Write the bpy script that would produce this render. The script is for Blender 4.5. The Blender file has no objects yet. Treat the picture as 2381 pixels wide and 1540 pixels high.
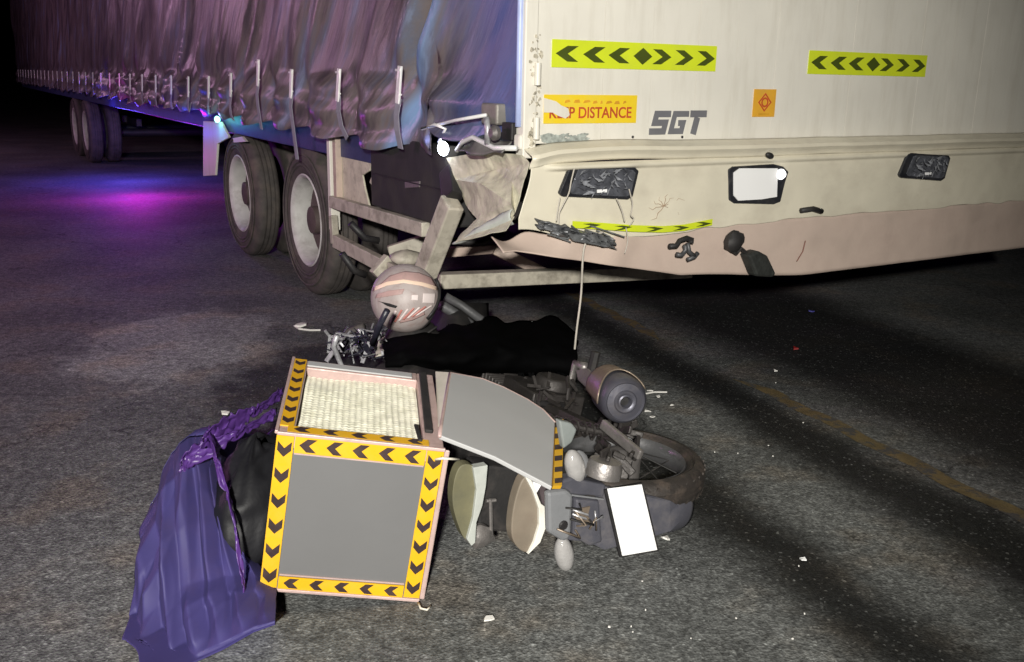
import bpy, math, random
from mathutils import Vector, Matrix
from math import sin, cos, pi, radians, sqrt, exp

random.seed(7)
scene = bpy.context.scene
COL = scene.collection

# ------------------------------------------------------------------ camera
CAM_H, PITCH, ROLL, FPX = 1.53, radians(15.0), radians(1.1), 2200.0   # measured on the photo at 2380 px width
cam = bpy.data.cameras.new('camera'); cam.lens = 36 * FPX / 2380; cam.sensor_width = 36
cam.clip_start = 0.05; cam.clip_end = 2000
co = bpy.data.objects.new('camera', cam); COL.objects.link(co)
rt, up, bk_ = Vector((1, 0, 0)), Vector((0, sin(PITCH), cos(PITCH))), Vector((0, -cos(PITCH), sin(PITCH)))
r2 = rt * cos(ROLL) + up * sin(ROLL); u2 = up * cos(ROLL) - rt * sin(ROLL)
co.matrix_world = Matrix(((r2.x, u2.x, bk_.x, 0), (r2.y, u2.y, bk_.y, 0), (r2.z, u2.z, bk_.z, CAM_H), (0, 0, 0, 1)))
scene.camera = co

# ------------------------------------------------------------------ night sky and lights
w = bpy.data.worlds.new('World'); scene.world = w; w.use_nodes = True
wn = w.node_tree.nodes; wn.clear()
sky = wn.new('ShaderNodeTexSky'); sky.sky_type = 'NISHITA'; sky.sun_disc = False
sky.sun_elevation = radians(-4.0); sky.sun_rotation = radians(200)
bg = wn.new('ShaderNodeBackground'); bg.inputs['Strength'].default_value = 0.012
wo = wn.new('ShaderNodeOutputWorld')
w.node_tree.links.new(sky.outputs[0], bg.inputs[0]); w.node_tree.links.new(bg.outputs[0], wo.inputs[0])
scene.view_settings.view_transform = 'Standard'; scene.view_settings.look = 'None'
scene.view_settings.gamma = 1; scene.view_settings.exposure = 0

def lamp(name, kind, loc, target, energy, color, size=0.1, angle=None, blend=0.5):
    l = bpy.data.lights.new(name, kind); l.energy = energy; l.color = color
    if kind == 'SPOT':
        l.shadow_soft_size = size; l.spot_size = angle; l.spot_blend = blend
    elif kind == 'AREA':
        l.size = size
    else:
        l.shadow_soft_size = size
    o = bpy.data.objects.new(name, l); COL.objects.link(o); o.location = loc
    if target is not None:
        o.rotation_euler = (Vector(target) - Vector(loc)).to_track_quat('-Z', 'Y').to_euler()
    return o
# hand lamp / headlamps behind the photographer, emergency lights of vehicles out of frame to the left; pink and violet fills added
lamp('work_lamp', 'SPOT', (-0.15, -2.4, 2.45), (-0.35, 3.9, 0.95), 2350, (1.0, 0.97, 0.90), 0.12, radians(62), 0.9)
lamp('red_beacon', 'POINT', (-7.0, 5.0, 2.6), None, 230, (1.0, 0.42, 0.90), 0.15)
lamp('pink_fill', 'POINT', (-13.0, 15.0, 3.0), None, 240, (1.0, 0.52, 0.90), 0.15)  # added fill to brighten the far tarpaulin, no vehicle behind it
lamp('blue_beacon', 'POINT', (-5.6, 13.5, 0.8), None, 80, (0.12, 0.08, 1.0), 0.15)
lamp('magenta_beacon', 'POINT', (-4.7, 11.8, 0.5), None, 50, (0.75, 0.02, 0.75), 0.1)
lamp('violet_fill', 'POINT', (-2.6, 1.4, 1.2), None, 1.8, (0.25, 0.14, 1.0), 0.15)  # added fill tinting the blue sheet and strips, no source stands here

# ------------------------------------------------------------------ measuring: photo pixel -> place in the world
def ray(px, py):
    x = (px - 1190) / FPX; y = (770 - py) / FPX
    x, y = cos(ROLL) * x - sin(ROLL) * y, sin(ROLL) * x + cos(ROLL) * y
    return Vector((x, cos(PITCH) + sin(PITCH) * y, -sin(PITCH) + cos(PITCH) * y))
EYE = Vector((0, 0, CAM_H))
def P(px, py, z=0.0):
    d = ray(px, py); return EYE + d * ((z - CAM_H) / d.z)
def hit(px, py, p0, n):
    d = ray(px, py); return EYE + d * ((Vector(p0) - EYE).dot(n) / d.dot(n))

AZ = radians(31)
TC = Vector((0.0304, 4.0499, 0))                 # the lorry's rear left corner
TM = Matrix.Translation(TC) @ Matrix.Rotation(AZ, 4, 'Z'); TI = TM.inverted()
TX, TY = Vector((cos(AZ), sin(AZ), 0)), Vector((-sin(AZ), cos(AZ), 0))
def S(px, py, x=0.0): return TI @ hit(px, py, TC + TX * x, TX)      # on the side, x metres in
def R(px, py, y=0.0): return TI @ hit(px, py, TC + TY * y, TY)      # on the rear, y metres in

# ------------------------------------------------------------------ materials
MATS = {}
def mat(name, col, rough=0.6, metal=0.0, var=0.12, vscale=8, bump=0.1, bscale=60, dirt=None, damt=0.5, dscale=5, dstretch=(1, 1, 1), spec=0.5, coat=0.0, emit=None, trans=0.0, alpha=1.0):
    if name in MATS: return MATS[name]
    m = bpy.data.materials.new(name); MATS[name] = m; m.use_nodes = True
    nt = m.node_tree; N = nt.nodes; L = nt.links; b = N['Principled BSDF']
    b.inputs['Roughness'].default_value = rough; b.inputs['Metallic'].default_value = metal
    b.inputs['Specular IOR Level'].default_value = spec; b.inputs['Coat Weight'].default_value = coat
    b.inputs['Transmission Weight'].default_value = trans
    tc = N.new('ShaderNodeTexCoord')
    n1 = N.new('ShaderNodeTexNoise'); n1.inputs['Scale'].default_value = vscale; n1.inputs['Detail'].default_value = 6
    L.new(tc.outputs['Object'], n1.inputs['Vector'])
    mr = N.new('ShaderNodeMapRange'); mr.inputs[1].default_value = 0.3; mr.inputs[2].default_value = 0.7
    mr.inputs[3].default_value = 1 - var; mr.inputs[4].default_value = 1 + var
    L.new(n1.outputs['Fac'], mr.inputs[0])
    mx = N.new('ShaderNodeMix'); mx.data_type = 'RGBA'; mx.blend_type = 'MULTIPLY'; mx.inputs[0].default_value = 1
    mx.inputs[6].default_value = (*col, 1); L.new(mr.outputs[0], mx.inputs[7])
    out = mx.outputs[2]
    if dirt:
        mp = N.new('ShaderNodeMapping'); mp.inputs['Scale'].default_value = dstretch; L.new(tc.outputs['Object'], mp.inputs[0])
        n2 = N.new('ShaderNodeTexNoise'); n2.inputs['Scale'].default_value = dscale; n2.inputs['Detail'].default_value = 9; n2.inputs['Roughness'].default_value = 0.65
        L.new(mp.outputs[0], n2.inputs['Vector'])
        r = N.new('ShaderNodeMapRange'); r.inputs[1].default_value = 0.48; r.inputs[2].default_value = 0.75; r.inputs[3].default_value = 0; r.inputs[4].default_value = damt
        L.new(n2.outputs['Fac'], r.inputs[0])
        m2 = N.new('ShaderNodeMix'); m2.data_type = 'RGBA'; L.new(r.outputs[0], m2.inputs[0]); L.new(out, m2.inputs[6]); m2.inputs[7].default_value = (*dirt, 1)
        out = m2.outputs[2]
        rr = N.new('ShaderNodeMapRange'); rr.inputs[3].default_value = rough; rr.inputs[4].default_value = min(1, rough + 0.35)
        L.new(r.outputs[0], rr.inputs[0]); L.new(rr.outputs[0], b.inputs['Roughness'])
    L.new(out, b.inputs['Base Color'])
    if bump:
        n3 = N.new('ShaderNodeTexNoise'); n3.inputs['Scale'].default_value = bscale; n3.inputs['Detail'].default_value = 5
        L.new(tc.outputs['Object'], n3.inputs['Vector'])
        bp = N.new('ShaderNodeBump'); bp.inputs['Strength'].default_value = bump; bp.inputs['Distance'].default_value = 0.01
        L.new(n3.outputs['Fac'], bp.inputs['Height']); L.new(bp.outputs[0], b.inputs['Normal'])
    if emit:
        b.inputs['Emission Color'].default_value = (*emit[:3], 1); b.inputs['Emission Strength'].default_value = emit[3]
    return m

CREAM = mat('cream_panel_paint', (0.78, 0.75, 0.67), 0.42, var=0.05, vscale=3, bump=0.04, bscale=10, dirt=(0.42, 0.37, 0.28), damt=0.30, dscale=5, dstretch=(2.2, 2.2, 0.35))
CREAMB = mat('bumper_paint', (0.72, 0.67, 0.54), 0.36, var=0.07, vscale=3, bump=0.10, bscale=7, dirt=(0.38, 0.32, 0.25), damt=0.32, dscale=4, dstretch=(1, 1, 1.6))
PINKB = mat('primer_pink_beam', (0.56, 0.44, 0.37), 0.55, var=0.15, vscale=9, bump=0.12, bscale=24, dirt=(0.13, 0.10, 0.08), damt=0.75, dscale=9)
TORN = mat('torn_metal_paint', (0.62, 0.585, 0.46), 0.5, var=0.14, vscale=11, bump=0.25, bscale=30, dirt=(0.20, 0.19, 0.15), damt=0.7, dscale=14)
BEAM = mat('painted_beam', (0.50, 0.46, 0.38), 0.55, var=0.15, vscale=9, bump=0.15, bscale=30, dirt=(0.10, 0.08, 0.06), damt=0.8, dscale=11)
DARK = mat('black_steel', (0.016, 0.015, 0.016), 0.55, var=0.3, bump=0.1, dirt=(0.05, 0.045, 0.04), damt=0.5)
CHASSIS = mat('chassis_paint', (0.035, 0.035, 0.05), 0.5, var=0.3, bump=0.1, dirt=(0.07, 0.06, 0.055), damt=0.5)
RUBBER = mat('tyre_rubber', (0.075, 0.066, 0.062), 0.75, var=0.25, vscale=14, bump=0.2, bscale=60, dirt=(0.17, 0.14, 0.115), damt=0.7, dscale=6)
BRUBBER = mat('motorcycle_rubber', (0.028, 0.023, 0.020), 0.65, var=0.3, vscale=20, bump=0.25, bscale=120, dirt=(0.11, 0.08, 0.06), damt=0.6, dscale=16)
RIM = mat('rim_grey_paint', (0.58, 0.57, 0.55), 0.5, var=0.12, bump=0.1, dirt=(0.15, 0.12, 0.1), damt=0.6, dscale=6)
RIMD = mat('rim_disc_paint', (0.10, 0.075, 0.07), 0.6, var=0.2, bump=0.15, dirt=(0.05, 0.04, 0.035), damt=0.7, dscale=8)
CHROME = mat('buckle_steel', (0.90, 0.90, 0.88), 0.3, 0.15, var=0.1, bump=0.05, bscale=100)
WEB = mat('strap_webbing', (0.30, 0.30, 0.35), 0.8, var=0.15, bump=0.4, bscale=260)
LIME = mat('lime_reflective', (0.66, 0.76, 0.03), 0.35, var=0.04, bump=0.03, bscale=300, dirt=(0.45, 0.50, 0.08), damt=0.3, dscale=9)
OLIVE = mat('dark_olive_print', (0.065, 0.085, 0.012), 0.45, var=0.15, bump=0)
AMBER = mat('amber_reflective', (0.86, 0.62, 0.03), 0.4, var=0.06, bump=0.03, dirt=(0.55, 0.52, 0.12), damt=0.5, dscale=8)
REDP = mat('red_print', (0.52, 0.085, 0.03), 0.5, var=0.2, bump=0)
REDF = mat('faded_red_print', (0.66, 0.33, 0.03), 0.5, var=0.2, bump=0)
ORANGE = mat('orange_sticker', (0.76, 0.40, 0.04), 0.4, var=0.08, bump=0.03, dirt=(0.45, 0.28, 0.1), damt=0.4)
LOGO = mat('grey_logo_print', (0.165, 0.165, 0.18), 0.5, var=0.08, bump=0)
YTAPE = mat('yellow_tape', (0.74, 0.40, 0.006), 0.5, var=0.06, bump=0.05, bscale=90, dirt=(0.62, 0.40, 0.06), damt=0.45, dscale=12)
BTAPE = mat('black_tape_print', (0.035, 0.020, 0.020), 0.5, var=0.25, bump=0.05, dirt=(0.10, 0.06, 0.05), damt=0.4, dscale=20)
TRIM = mat('box_edge_trim', (0.55, 0.40, 0.37), 0.45, 0.15, var=0.12, bump=0.1, dirt=(0.24, 0.17, 0.15), damt=0.7, dscale=16)
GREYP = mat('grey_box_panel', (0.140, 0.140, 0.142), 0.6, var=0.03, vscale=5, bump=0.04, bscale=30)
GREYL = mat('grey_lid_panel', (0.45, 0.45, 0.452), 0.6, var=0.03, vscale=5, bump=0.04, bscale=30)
FOAM = mat('padded_foil_lining', (0.80, 0.78, 0.64), 0.3, 0.0, var=0.14, vscale=30, bump=0.4, bscale=70, dirt=(0.50, 0.48, 0.32), damt=0.45, dscale=24)
WHITEF = mat('white_fabric', (0.70, 0.66, 0.56), 0.7, var=0.08, bump=0.2, bscale=40)
BLACKC = mat('black_cover_cloth', (0.0025, 0.0025, 0.0027), 1.0, var=0.3, bump=0.1, bscale=40, spec=0.02)
BAG = mat('black_bag_plastic', (0.010, 0.010, 0.012), 0.55, var=0.3, bump=0.3, bscale=25, spec=0.3)
SHEET = mat('blue_plastic_sheet', (0.046, 0.038, 0.150), 0.66, var=0.12, vscale=5, bump=0.06, bscale=18, dirt=(0.06, 0.035, 0.11), damt=0.6, dscale=4)
RIBBON = mat('purple_plastic', (0.075, 0.028, 0.17), 0.4, var=0.2, bump=0.3, bscale=30)
HELM = mat('helmet_shell', (0.45, 0.39, 0.375), 0.5, var=0.12, vscale=12, bump=0.06, bscale=30, dirt=(0.30, 0.20, 0.18), damt=0.8, dscale=22, dstretch=(1, 2.5, .7))
HELMT = mat('helmet_pink_cast', (0.50, 0.33, 0.31), 0.5, var=0.12, vscale=12, bump=0.05, dirt=(0.25, 0.2, 0.18), damt=.6, dscale=25)  # pink cast of the flashing light is put into the helmet colours
STRIPE = mat('helmet_light_stripe', (0.92, 0.70, 0.55), 0.35, var=0.06, bump=0)
STRIPER = mat('helmet_red_stripe', (0.58, 0.22, 0.19), 0.4, var=0.1, bump=0)
LABELW = mat('white_label', (0.80, 0.70, 0.68), 0.5, var=0.06, bump=0)
PLATE = mat('white_plate', (0.95, 0.95, 0.95), 0.45, var=0.01, bump=0.02)
LENS = mat('clear_lens', (0.34, 0.33, 0.325), 0.12, var=0.08, vscale=40, bump=0.2, bscale=110, coat=0.8)
MUF = mat('muffler_steel', (0.105, 0.105, 0.13), 0.42, 0.5, var=0.15, vscale=14, bump=0.08, bscale=80, dirt=(0.10, 0.085, 0.075), damt=0.6, dscale=14)
SHIELD = mat('heat_shield_bronze', (0.27, 0.215, 0.165), 0.42, 0.5, var=0.2, bump=0.12, dirt=(0.10, 0.07, 0.05), damt=0.6, dscale=14)
PLASTIC = mat('grey_black_plastic', (0.072, 0.072, 0.088), 0.45, var=0.15, vscale=12, bump=0.1, bscale=60, dirt=(0.15, 0.135, 0.13), damt=0.6, dscale=12)
PLASTG = mat('grey_plastic', (0.18, 0.185, 0.195), 0.5, var=0.12, vscale=12, bump=0.1, bscale=60, dirt=(0.10, 0.09, 0.09), damt=0.5, dscale=12)
PLASTD = mat('dark_plastic', (0.014, 0.013, 0.013), 0.7, var=0.3, bump=0.15, dirt=(0.06, 0.05, 0.045), damt=0.6, dscale=14)
METAL = mat('cast_metal', (0.30, 0.28, 0.27), 0.45, 0.7, var=0.25, vscale=20, bump=0.25, bscale=60, dirt=(0.06, 0.05, 0.045), damt=0.7, dscale=20)
DMETAL = mat('dark_cast_metal', (0.045, 0.040, 0.038), 0.5, 0.4, var=0.3, vscale=20, bump=0.25, bscale=60, dirt=(0.018, 0.016, 0.015), damt=0.8, dscale=20)
SCRAP = mat('scrap_metal', (0.55, 0.55, 0.57), 0.4, 0.5, var=0.3, vscale=30, bump=0.3, bscale=60, dirt=(0.06, 0.055, 0.07), damt=0.8, dscale=22)
COWL = mat('brown_inner_plastic', (0.21, 0.175, 0.135), 0.5, var=0.15, vscale=10, bump=0.06, dirt=(0.16, 0.12, 0.09), damt=0.5, dscale=9)
COWLO = mat('olive_inner_plastic', (0.155, 0.145, 0.085), 0.5, var=0.15, vscale=10, bump=0.06, dirt=(0.07, 0.07, 0.05), damt=0.5, dscale=9)
WHITEP = mat('white_fairing_paint', (0.76, 0.745, 0.68), 0.3, var=0.06, bump=0.03, dirt=(0.4, 0.36, 0.3), damt=0.5, dscale=14, coat=0.3)
GREENW = mat('pale_torn_plastic', (0.43, 0.45, 0.42), 0.5, var=0.15, vscale=18, bump=0.2, bscale=40, dirt=(0.25, 0.25, 0.23), damt=0.5, dscale=18)
LAMPB = mat('lamp_housing', (0.022, 0.023, 0.028), 0.3, var=0.3, bump=0.2, bscale=50, dirt=(0.08, 0.075, 0.07), damt=0.5, dscale=20)
LAMPM = mat('lamp_reflector', (0.30, 0.31, 0.34), 0.3, 0.15, var=0.4, vscale=60, bump=0.5, bscale=70)
LAMPG = mat('smoked_lamp_glass', (0.12, 0.125, 0.145), 0.18, 0.3, var=0.4, vscale=30, bump=0.5, bscale=45)
WIRE = mat('wire_insulation', (0.50, 0.46, 0.40), 0.6, var=0.15, bump=0)
GLOWW = mat('white_marker_glow', (0.9, 0.95, 1.0), 0.3, bump=0, emit=(0.85, 0.92, 1.0, 14))
GLOWC = mat('cyan_marker_glow', (0.5, 1.0, 0.9), 0.3, bump=0, emit=(0.25, 1.0, 0.75, 5))
GLOWP = mat('plate_lamp_glow', (1, 1, 1), 0.3, bump=0, emit=(1, 1, 1, 2.0))
SHARD = mat('clear_shard', (0.78, 0.76, 0.72), 0.2, var=0.1, bump=0.1)
SHARDB = mat('blue_shard', (0.08, 0.08, 0.35), 0.3, var=0.1, bump=0.1)
SHARDR = mat('red_shard', (0.22, 0.02, 0.02), 0.3, var=0.1, bump=0.1)

def asphalt():
    m = bpy.data.materials.new('asphalt'); m.use_nodes = True; nt = m.node_tree; N = nt.nodes; L = nt.links; b = N['Principled BSDF']
    tc = N.new('ShaderNodeTexCoord')
    def noise(scale, det=5, rough=0.55):
        n = N.new('ShaderNodeTexNoise'); n.inputs['Scale'].default_value = scale; n.inputs['Detail'].default_value = det; n.inputs['Roughness'].default_value = rough
        L.new(tc.outputs['Object'], n.inputs['Vector']); return n
    def math_(op, a, b_=None, c=None):
        n = N.new('ShaderNodeMath'); n.operation = op
        for i, v in enumerate((a, b_, c)):
            if v is None: continue
            if isinstance(v, (int, float)): n.inputs[i].default_value = v
            else: L.new(v, n.inputs[i])
        return n.outputs[0]
    def rng(v, a, b2, c, d, smooth=True):
        n = N.new('ShaderNodeMapRange'); n.interpolation_type = 'SMOOTHSTEP' if smooth else 'LINEAR'
        for i, q in enumerate((a, b2, c, d)): n.inputs[i + 1].default_value = q
        L.new(v, n.inputs[0]); return n.outputs[0]
    vor = N.new('ShaderNodeTexVoronoi'); vor.inputs['Scale'].default_value = 120; L.new(tc.outputs['Object'], vor.inputs['Vector'])
    sep = N.new('ShaderNodeSeparateColor'); L.new(vor.outputs['Color'], sep.inputs[0])
    stones = rng(sep.outputs[0], 0.0, 1.0, 0.68, 1.30, False)
    bright = rng(sep.outputs[1], 0.94, 1.0, 0.0, 1.2, False)
    big = rng(noise(1.3, 6).outputs['Fac'], 0.3, 0.7, 0.72, 1.25)
    mid = math_('MULTIPLY', rng(noise(22, 6, 0.7).outputs['Fac'], 0.3, 0.72, 0.6, 1.45), rng(noise(75, 3, 0.6).outputs['Fac'], 0.34, 0.70, 0.66, 1.36))
    # tyre-polished tracks along the lane and a painted shade band below the bumper
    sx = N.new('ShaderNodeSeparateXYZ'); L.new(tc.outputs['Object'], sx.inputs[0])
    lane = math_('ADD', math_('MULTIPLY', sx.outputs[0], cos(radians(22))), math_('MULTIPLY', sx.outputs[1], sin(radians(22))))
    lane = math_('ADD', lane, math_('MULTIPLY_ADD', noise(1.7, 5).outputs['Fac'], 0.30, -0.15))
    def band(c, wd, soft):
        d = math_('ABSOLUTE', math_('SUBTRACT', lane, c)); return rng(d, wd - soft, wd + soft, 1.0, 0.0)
    t1 = band(1.93, 0.16, 0.14); t2 = band(2.70, 0.20, 0.14); t3 = band(3.9, 0.75, 0.3)  # t3 paints the shade below the lorry's bumper into the asphalt
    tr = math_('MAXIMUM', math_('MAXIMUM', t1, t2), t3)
    trk_shade = rng(tr, 0, 1, 1.2, 0.10, False)
    # darker patch by the wheels
    # lamplit ground beside the left wheels painted pale, darker patch next to it
    def blob(cx, cy, r0, r1):
        dx = math_('SUBTRACT', sx.outputs[0], cx); dy = math_('MULTIPLY', math_('SUBTRACT', sx.outputs[1], cy), 0.62)
        d = math_('SQRT', math_('ADD', math_('MULTIPLY', dx, dx), math_('MULTIPLY', dy, dy)))
        d = math_('ADD', d, math_('MULTIPLY_ADD', noise(3.2, 6, .65).outputs['Fac'], 0.9, -0.45)); return rng(d, r0, r1, 1.0, 0.0)
    lit_patch = math_('MULTIPLY_ADD', blob(-1.95, 5.3, 0.42, 0.62), 0.9, 1.0)
    dark_patch = math_('MULTIPLY_ADD', blob(-0.95, 4.6, 0.34, 0.56), -0.72, 1.0)
    trk_shade = math_('MULTIPLY', trk_shade, math_('MULTIPLY', lit_patch, dark_patch))
    crk = N.new('ShaderNodeTexVoronoi'); crk.feature = 'DISTANCE_TO_EDGE'; crk.inputs['Scale'].default_value = 0.9
    wv = N.new('ShaderNodeVectorMath'); wv.operation = 'MULTIPLY_ADD'; L.new(noise(2.2, 6, .7).outputs['Color'], wv.inputs[0]); wv.inputs[1].default_value = (.6, .6, 0); L.new(tc.outputs['Object'], wv.inputs[2]); L.new(wv.outputs[0], crk.inputs['Vector'])
    trk_shade = math_('MULTIPLY', trk_shade, math_('MAXIMUM', rng(crk.outputs['Distance'], 0.0, 0.010, 0.35, 1.0), rng(noise(.7).outputs['Fac'], .5, .56, 1.0, 0.0)))
    v = math_('MULTIPLY', math_('MULTIPLY', stones, big), math_('MULTIPLY', mid, trk_shade))
    v = math_('ADD', v, math_('MULTIPLY', bright, math_('MULTIPLY', mid, 0.8)))
    mx = N.new('ShaderNodeMix'); mx.data_type = 'RGBA'; mx.blend_type = 'MULTIPLY'; mx.inputs[0].default_value = 1
    cr = N.new('ShaderNodeMix'); cr.data_type = 'RGBA'; cr.inputs[6].default_value = (0.120, 0.124, 0.121, 1); cr.inputs[7].default_value = (0.122, 0.112, 0.097, 1)
    L.new(rng(noise(2.6, 4).outputs['Fac'], 0.48, 0.68, 0, 1), cr.inputs[0])
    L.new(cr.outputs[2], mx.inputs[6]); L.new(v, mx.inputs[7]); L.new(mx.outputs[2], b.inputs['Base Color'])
    b.inputs['Roughness'].default_value = 0.75; b.inputs['Specular IOR Level'].default_value = 0.35
    bp = N.new('ShaderNodeBump'); bp.inputs['Strength'].default_value = 0.5; bp.inputs['Distance'].default_value = 0.005
    hh = math_('ADD', vor.outputs['Distance'], math_('MULTIPLY', noise(60).outputs['Fac'], 0.8))
    L.new(hh, bp.inputs['Height']); L.new(bp.outputs[0], b.inputs['Normal'])
    return m

def tarp():
    m = bpy.data.materials.new('tarpaulin'); m.use_nodes = True; nt = m.node_tree; N = nt.nodes; L = nt.links; b = N['Principled BSDF']
    tc = N.new('ShaderNodeTexCoord'); mp = N.new('ShaderNodeMapping')
    ro = N.new('ShaderNodeMapping'); ro.inputs['Rotation'].default_value = (radians(-40), 0, 0); L.new(tc.outputs['Object'], ro.inputs[0])
    mp.inputs['Scale'].default_value = (1, 4.2, 0.7); L.new(ro.outputs[0], mp.inputs[0])
    n = N.new('ShaderNodeTexNoise'); n.inputs['Scale'].default_value = 1.4; n.inputs['Detail'].default_value = 8; n.inputs['Roughness'].default_value = 0.62
    L.new(mp.outputs[0], n.inputs['Vector'])
    cr = N.new('ShaderNodeValToRGB'); e = cr.color_ramp.elements
    e[0].position = 0.30; e[0].color = (0.045, 0.042, 0.055, 1)
    e[1].position = 0.72; e[1].color = (0.27, 0.34, 0.50, 1)
    for p, c in ((0.42, (0.095, 0.082, 0.088, 1)), (0.52, (0.185, 0.155, 0.150, 1)), (0.61, (0.15, 0.16, 0.21, 1))):
        k = e.new(p); k.color = c
    L.new(n.outputs['Fac'], cr.inputs[0])
    sx = N.new('ShaderNodeSeparateXYZ'); L.new(tc.outputs['Object'], sx.inputs[0])
    n4 = N.new('ShaderNodeTexNoise'); n4.inputs['Scale'].default_value = 3; n4.inputs['Detail'].default_value = 6; L.new(mp.outputs[0], n4.inputs['Vector'])
    ad = N.new('ShaderNodeMath'); ad.operation = 'MULTIPLY_ADD'; L.new(n4.outputs['Fac'], ad.inputs[0]); ad.inputs[1].default_value = 0.5; L.new(sx.outputs[1], ad.inputs[2])
    mr = N.new('ShaderNodeMapRange'); mr.inputs[1].default_value = 0.45; mr.inputs[2].default_value = 1.05; mr.inputs[3].default_value = 0.72; mr.inputs[4].default_value = 0.0
    L.new(ad.outputs[0], mr.inputs[0])
    mx = N.new('ShaderNodeMix'); mx.data_type = 'RGBA'; L.new(mr.outputs[0], mx.inputs[0]); L.new(cr.outputs[0], mx.inputs[6]); mx.inputs[7].default_value = (0.060, 0.115, 0.34, 1)
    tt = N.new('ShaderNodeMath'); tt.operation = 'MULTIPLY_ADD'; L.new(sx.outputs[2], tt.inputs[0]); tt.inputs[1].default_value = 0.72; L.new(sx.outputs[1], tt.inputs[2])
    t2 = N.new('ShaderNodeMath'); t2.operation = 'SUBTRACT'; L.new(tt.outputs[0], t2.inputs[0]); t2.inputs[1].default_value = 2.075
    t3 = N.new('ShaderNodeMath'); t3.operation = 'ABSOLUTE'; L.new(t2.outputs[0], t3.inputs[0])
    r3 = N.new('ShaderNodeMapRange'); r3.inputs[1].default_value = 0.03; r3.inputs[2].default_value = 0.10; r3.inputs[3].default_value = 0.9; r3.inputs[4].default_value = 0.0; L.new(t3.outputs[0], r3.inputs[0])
    m5 = N.new('ShaderNodeMix'); m5.data_type = 'RGBA'; L.new(r3.outputs[0], m5.inputs[0]); L.new(mx.outputs[2], m5.inputs[6]); m5.inputs[7].default_value = (0.20, 0.33, 0.55, 1)  # pale blue highlight along the large fold, painted into the colour
    mx = m5
    L.new(mx.outputs[2], b.inputs['Base Color'])
    b.inputs['Roughness'].default_value = 0.34; b.inputs['Specular IOR Level'].default_value = 0.6
    mp2 = N.new('ShaderNodeMapping'); mp2.inputs['Scale'].default_value = (1, 8, 1.7); L.new(ro.outputs[0], mp2.inputs[0])
    n2 = N.new('ShaderNodeTexNoise'); n2.inputs['Scale'].default_value = 1.0; n2.inputs['Detail'].default_value = 6; L.new(mp2.outputs[0], n2.inputs['Vector'])
    bp = N.new('ShaderNodeBump'); bp.inputs['Strength'].default_value = 0.7; bp.inputs['Distance'].default_value = 0.04
    L.new(n2.outputs['Fac'], bp.inputs['Height']); L.new(bp.outputs[0], b.inputs['Normal'])
    return m
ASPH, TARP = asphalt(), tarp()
YLINE = mat('worn_yellow_paint', (0.13, 0.095, 0.04), 0.7, var=0.3, vscale=12, bump=0.3, bscale=120, dirt=(0.055, 0.052, 0.048), damt=3.0, dscale=9)

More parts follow.
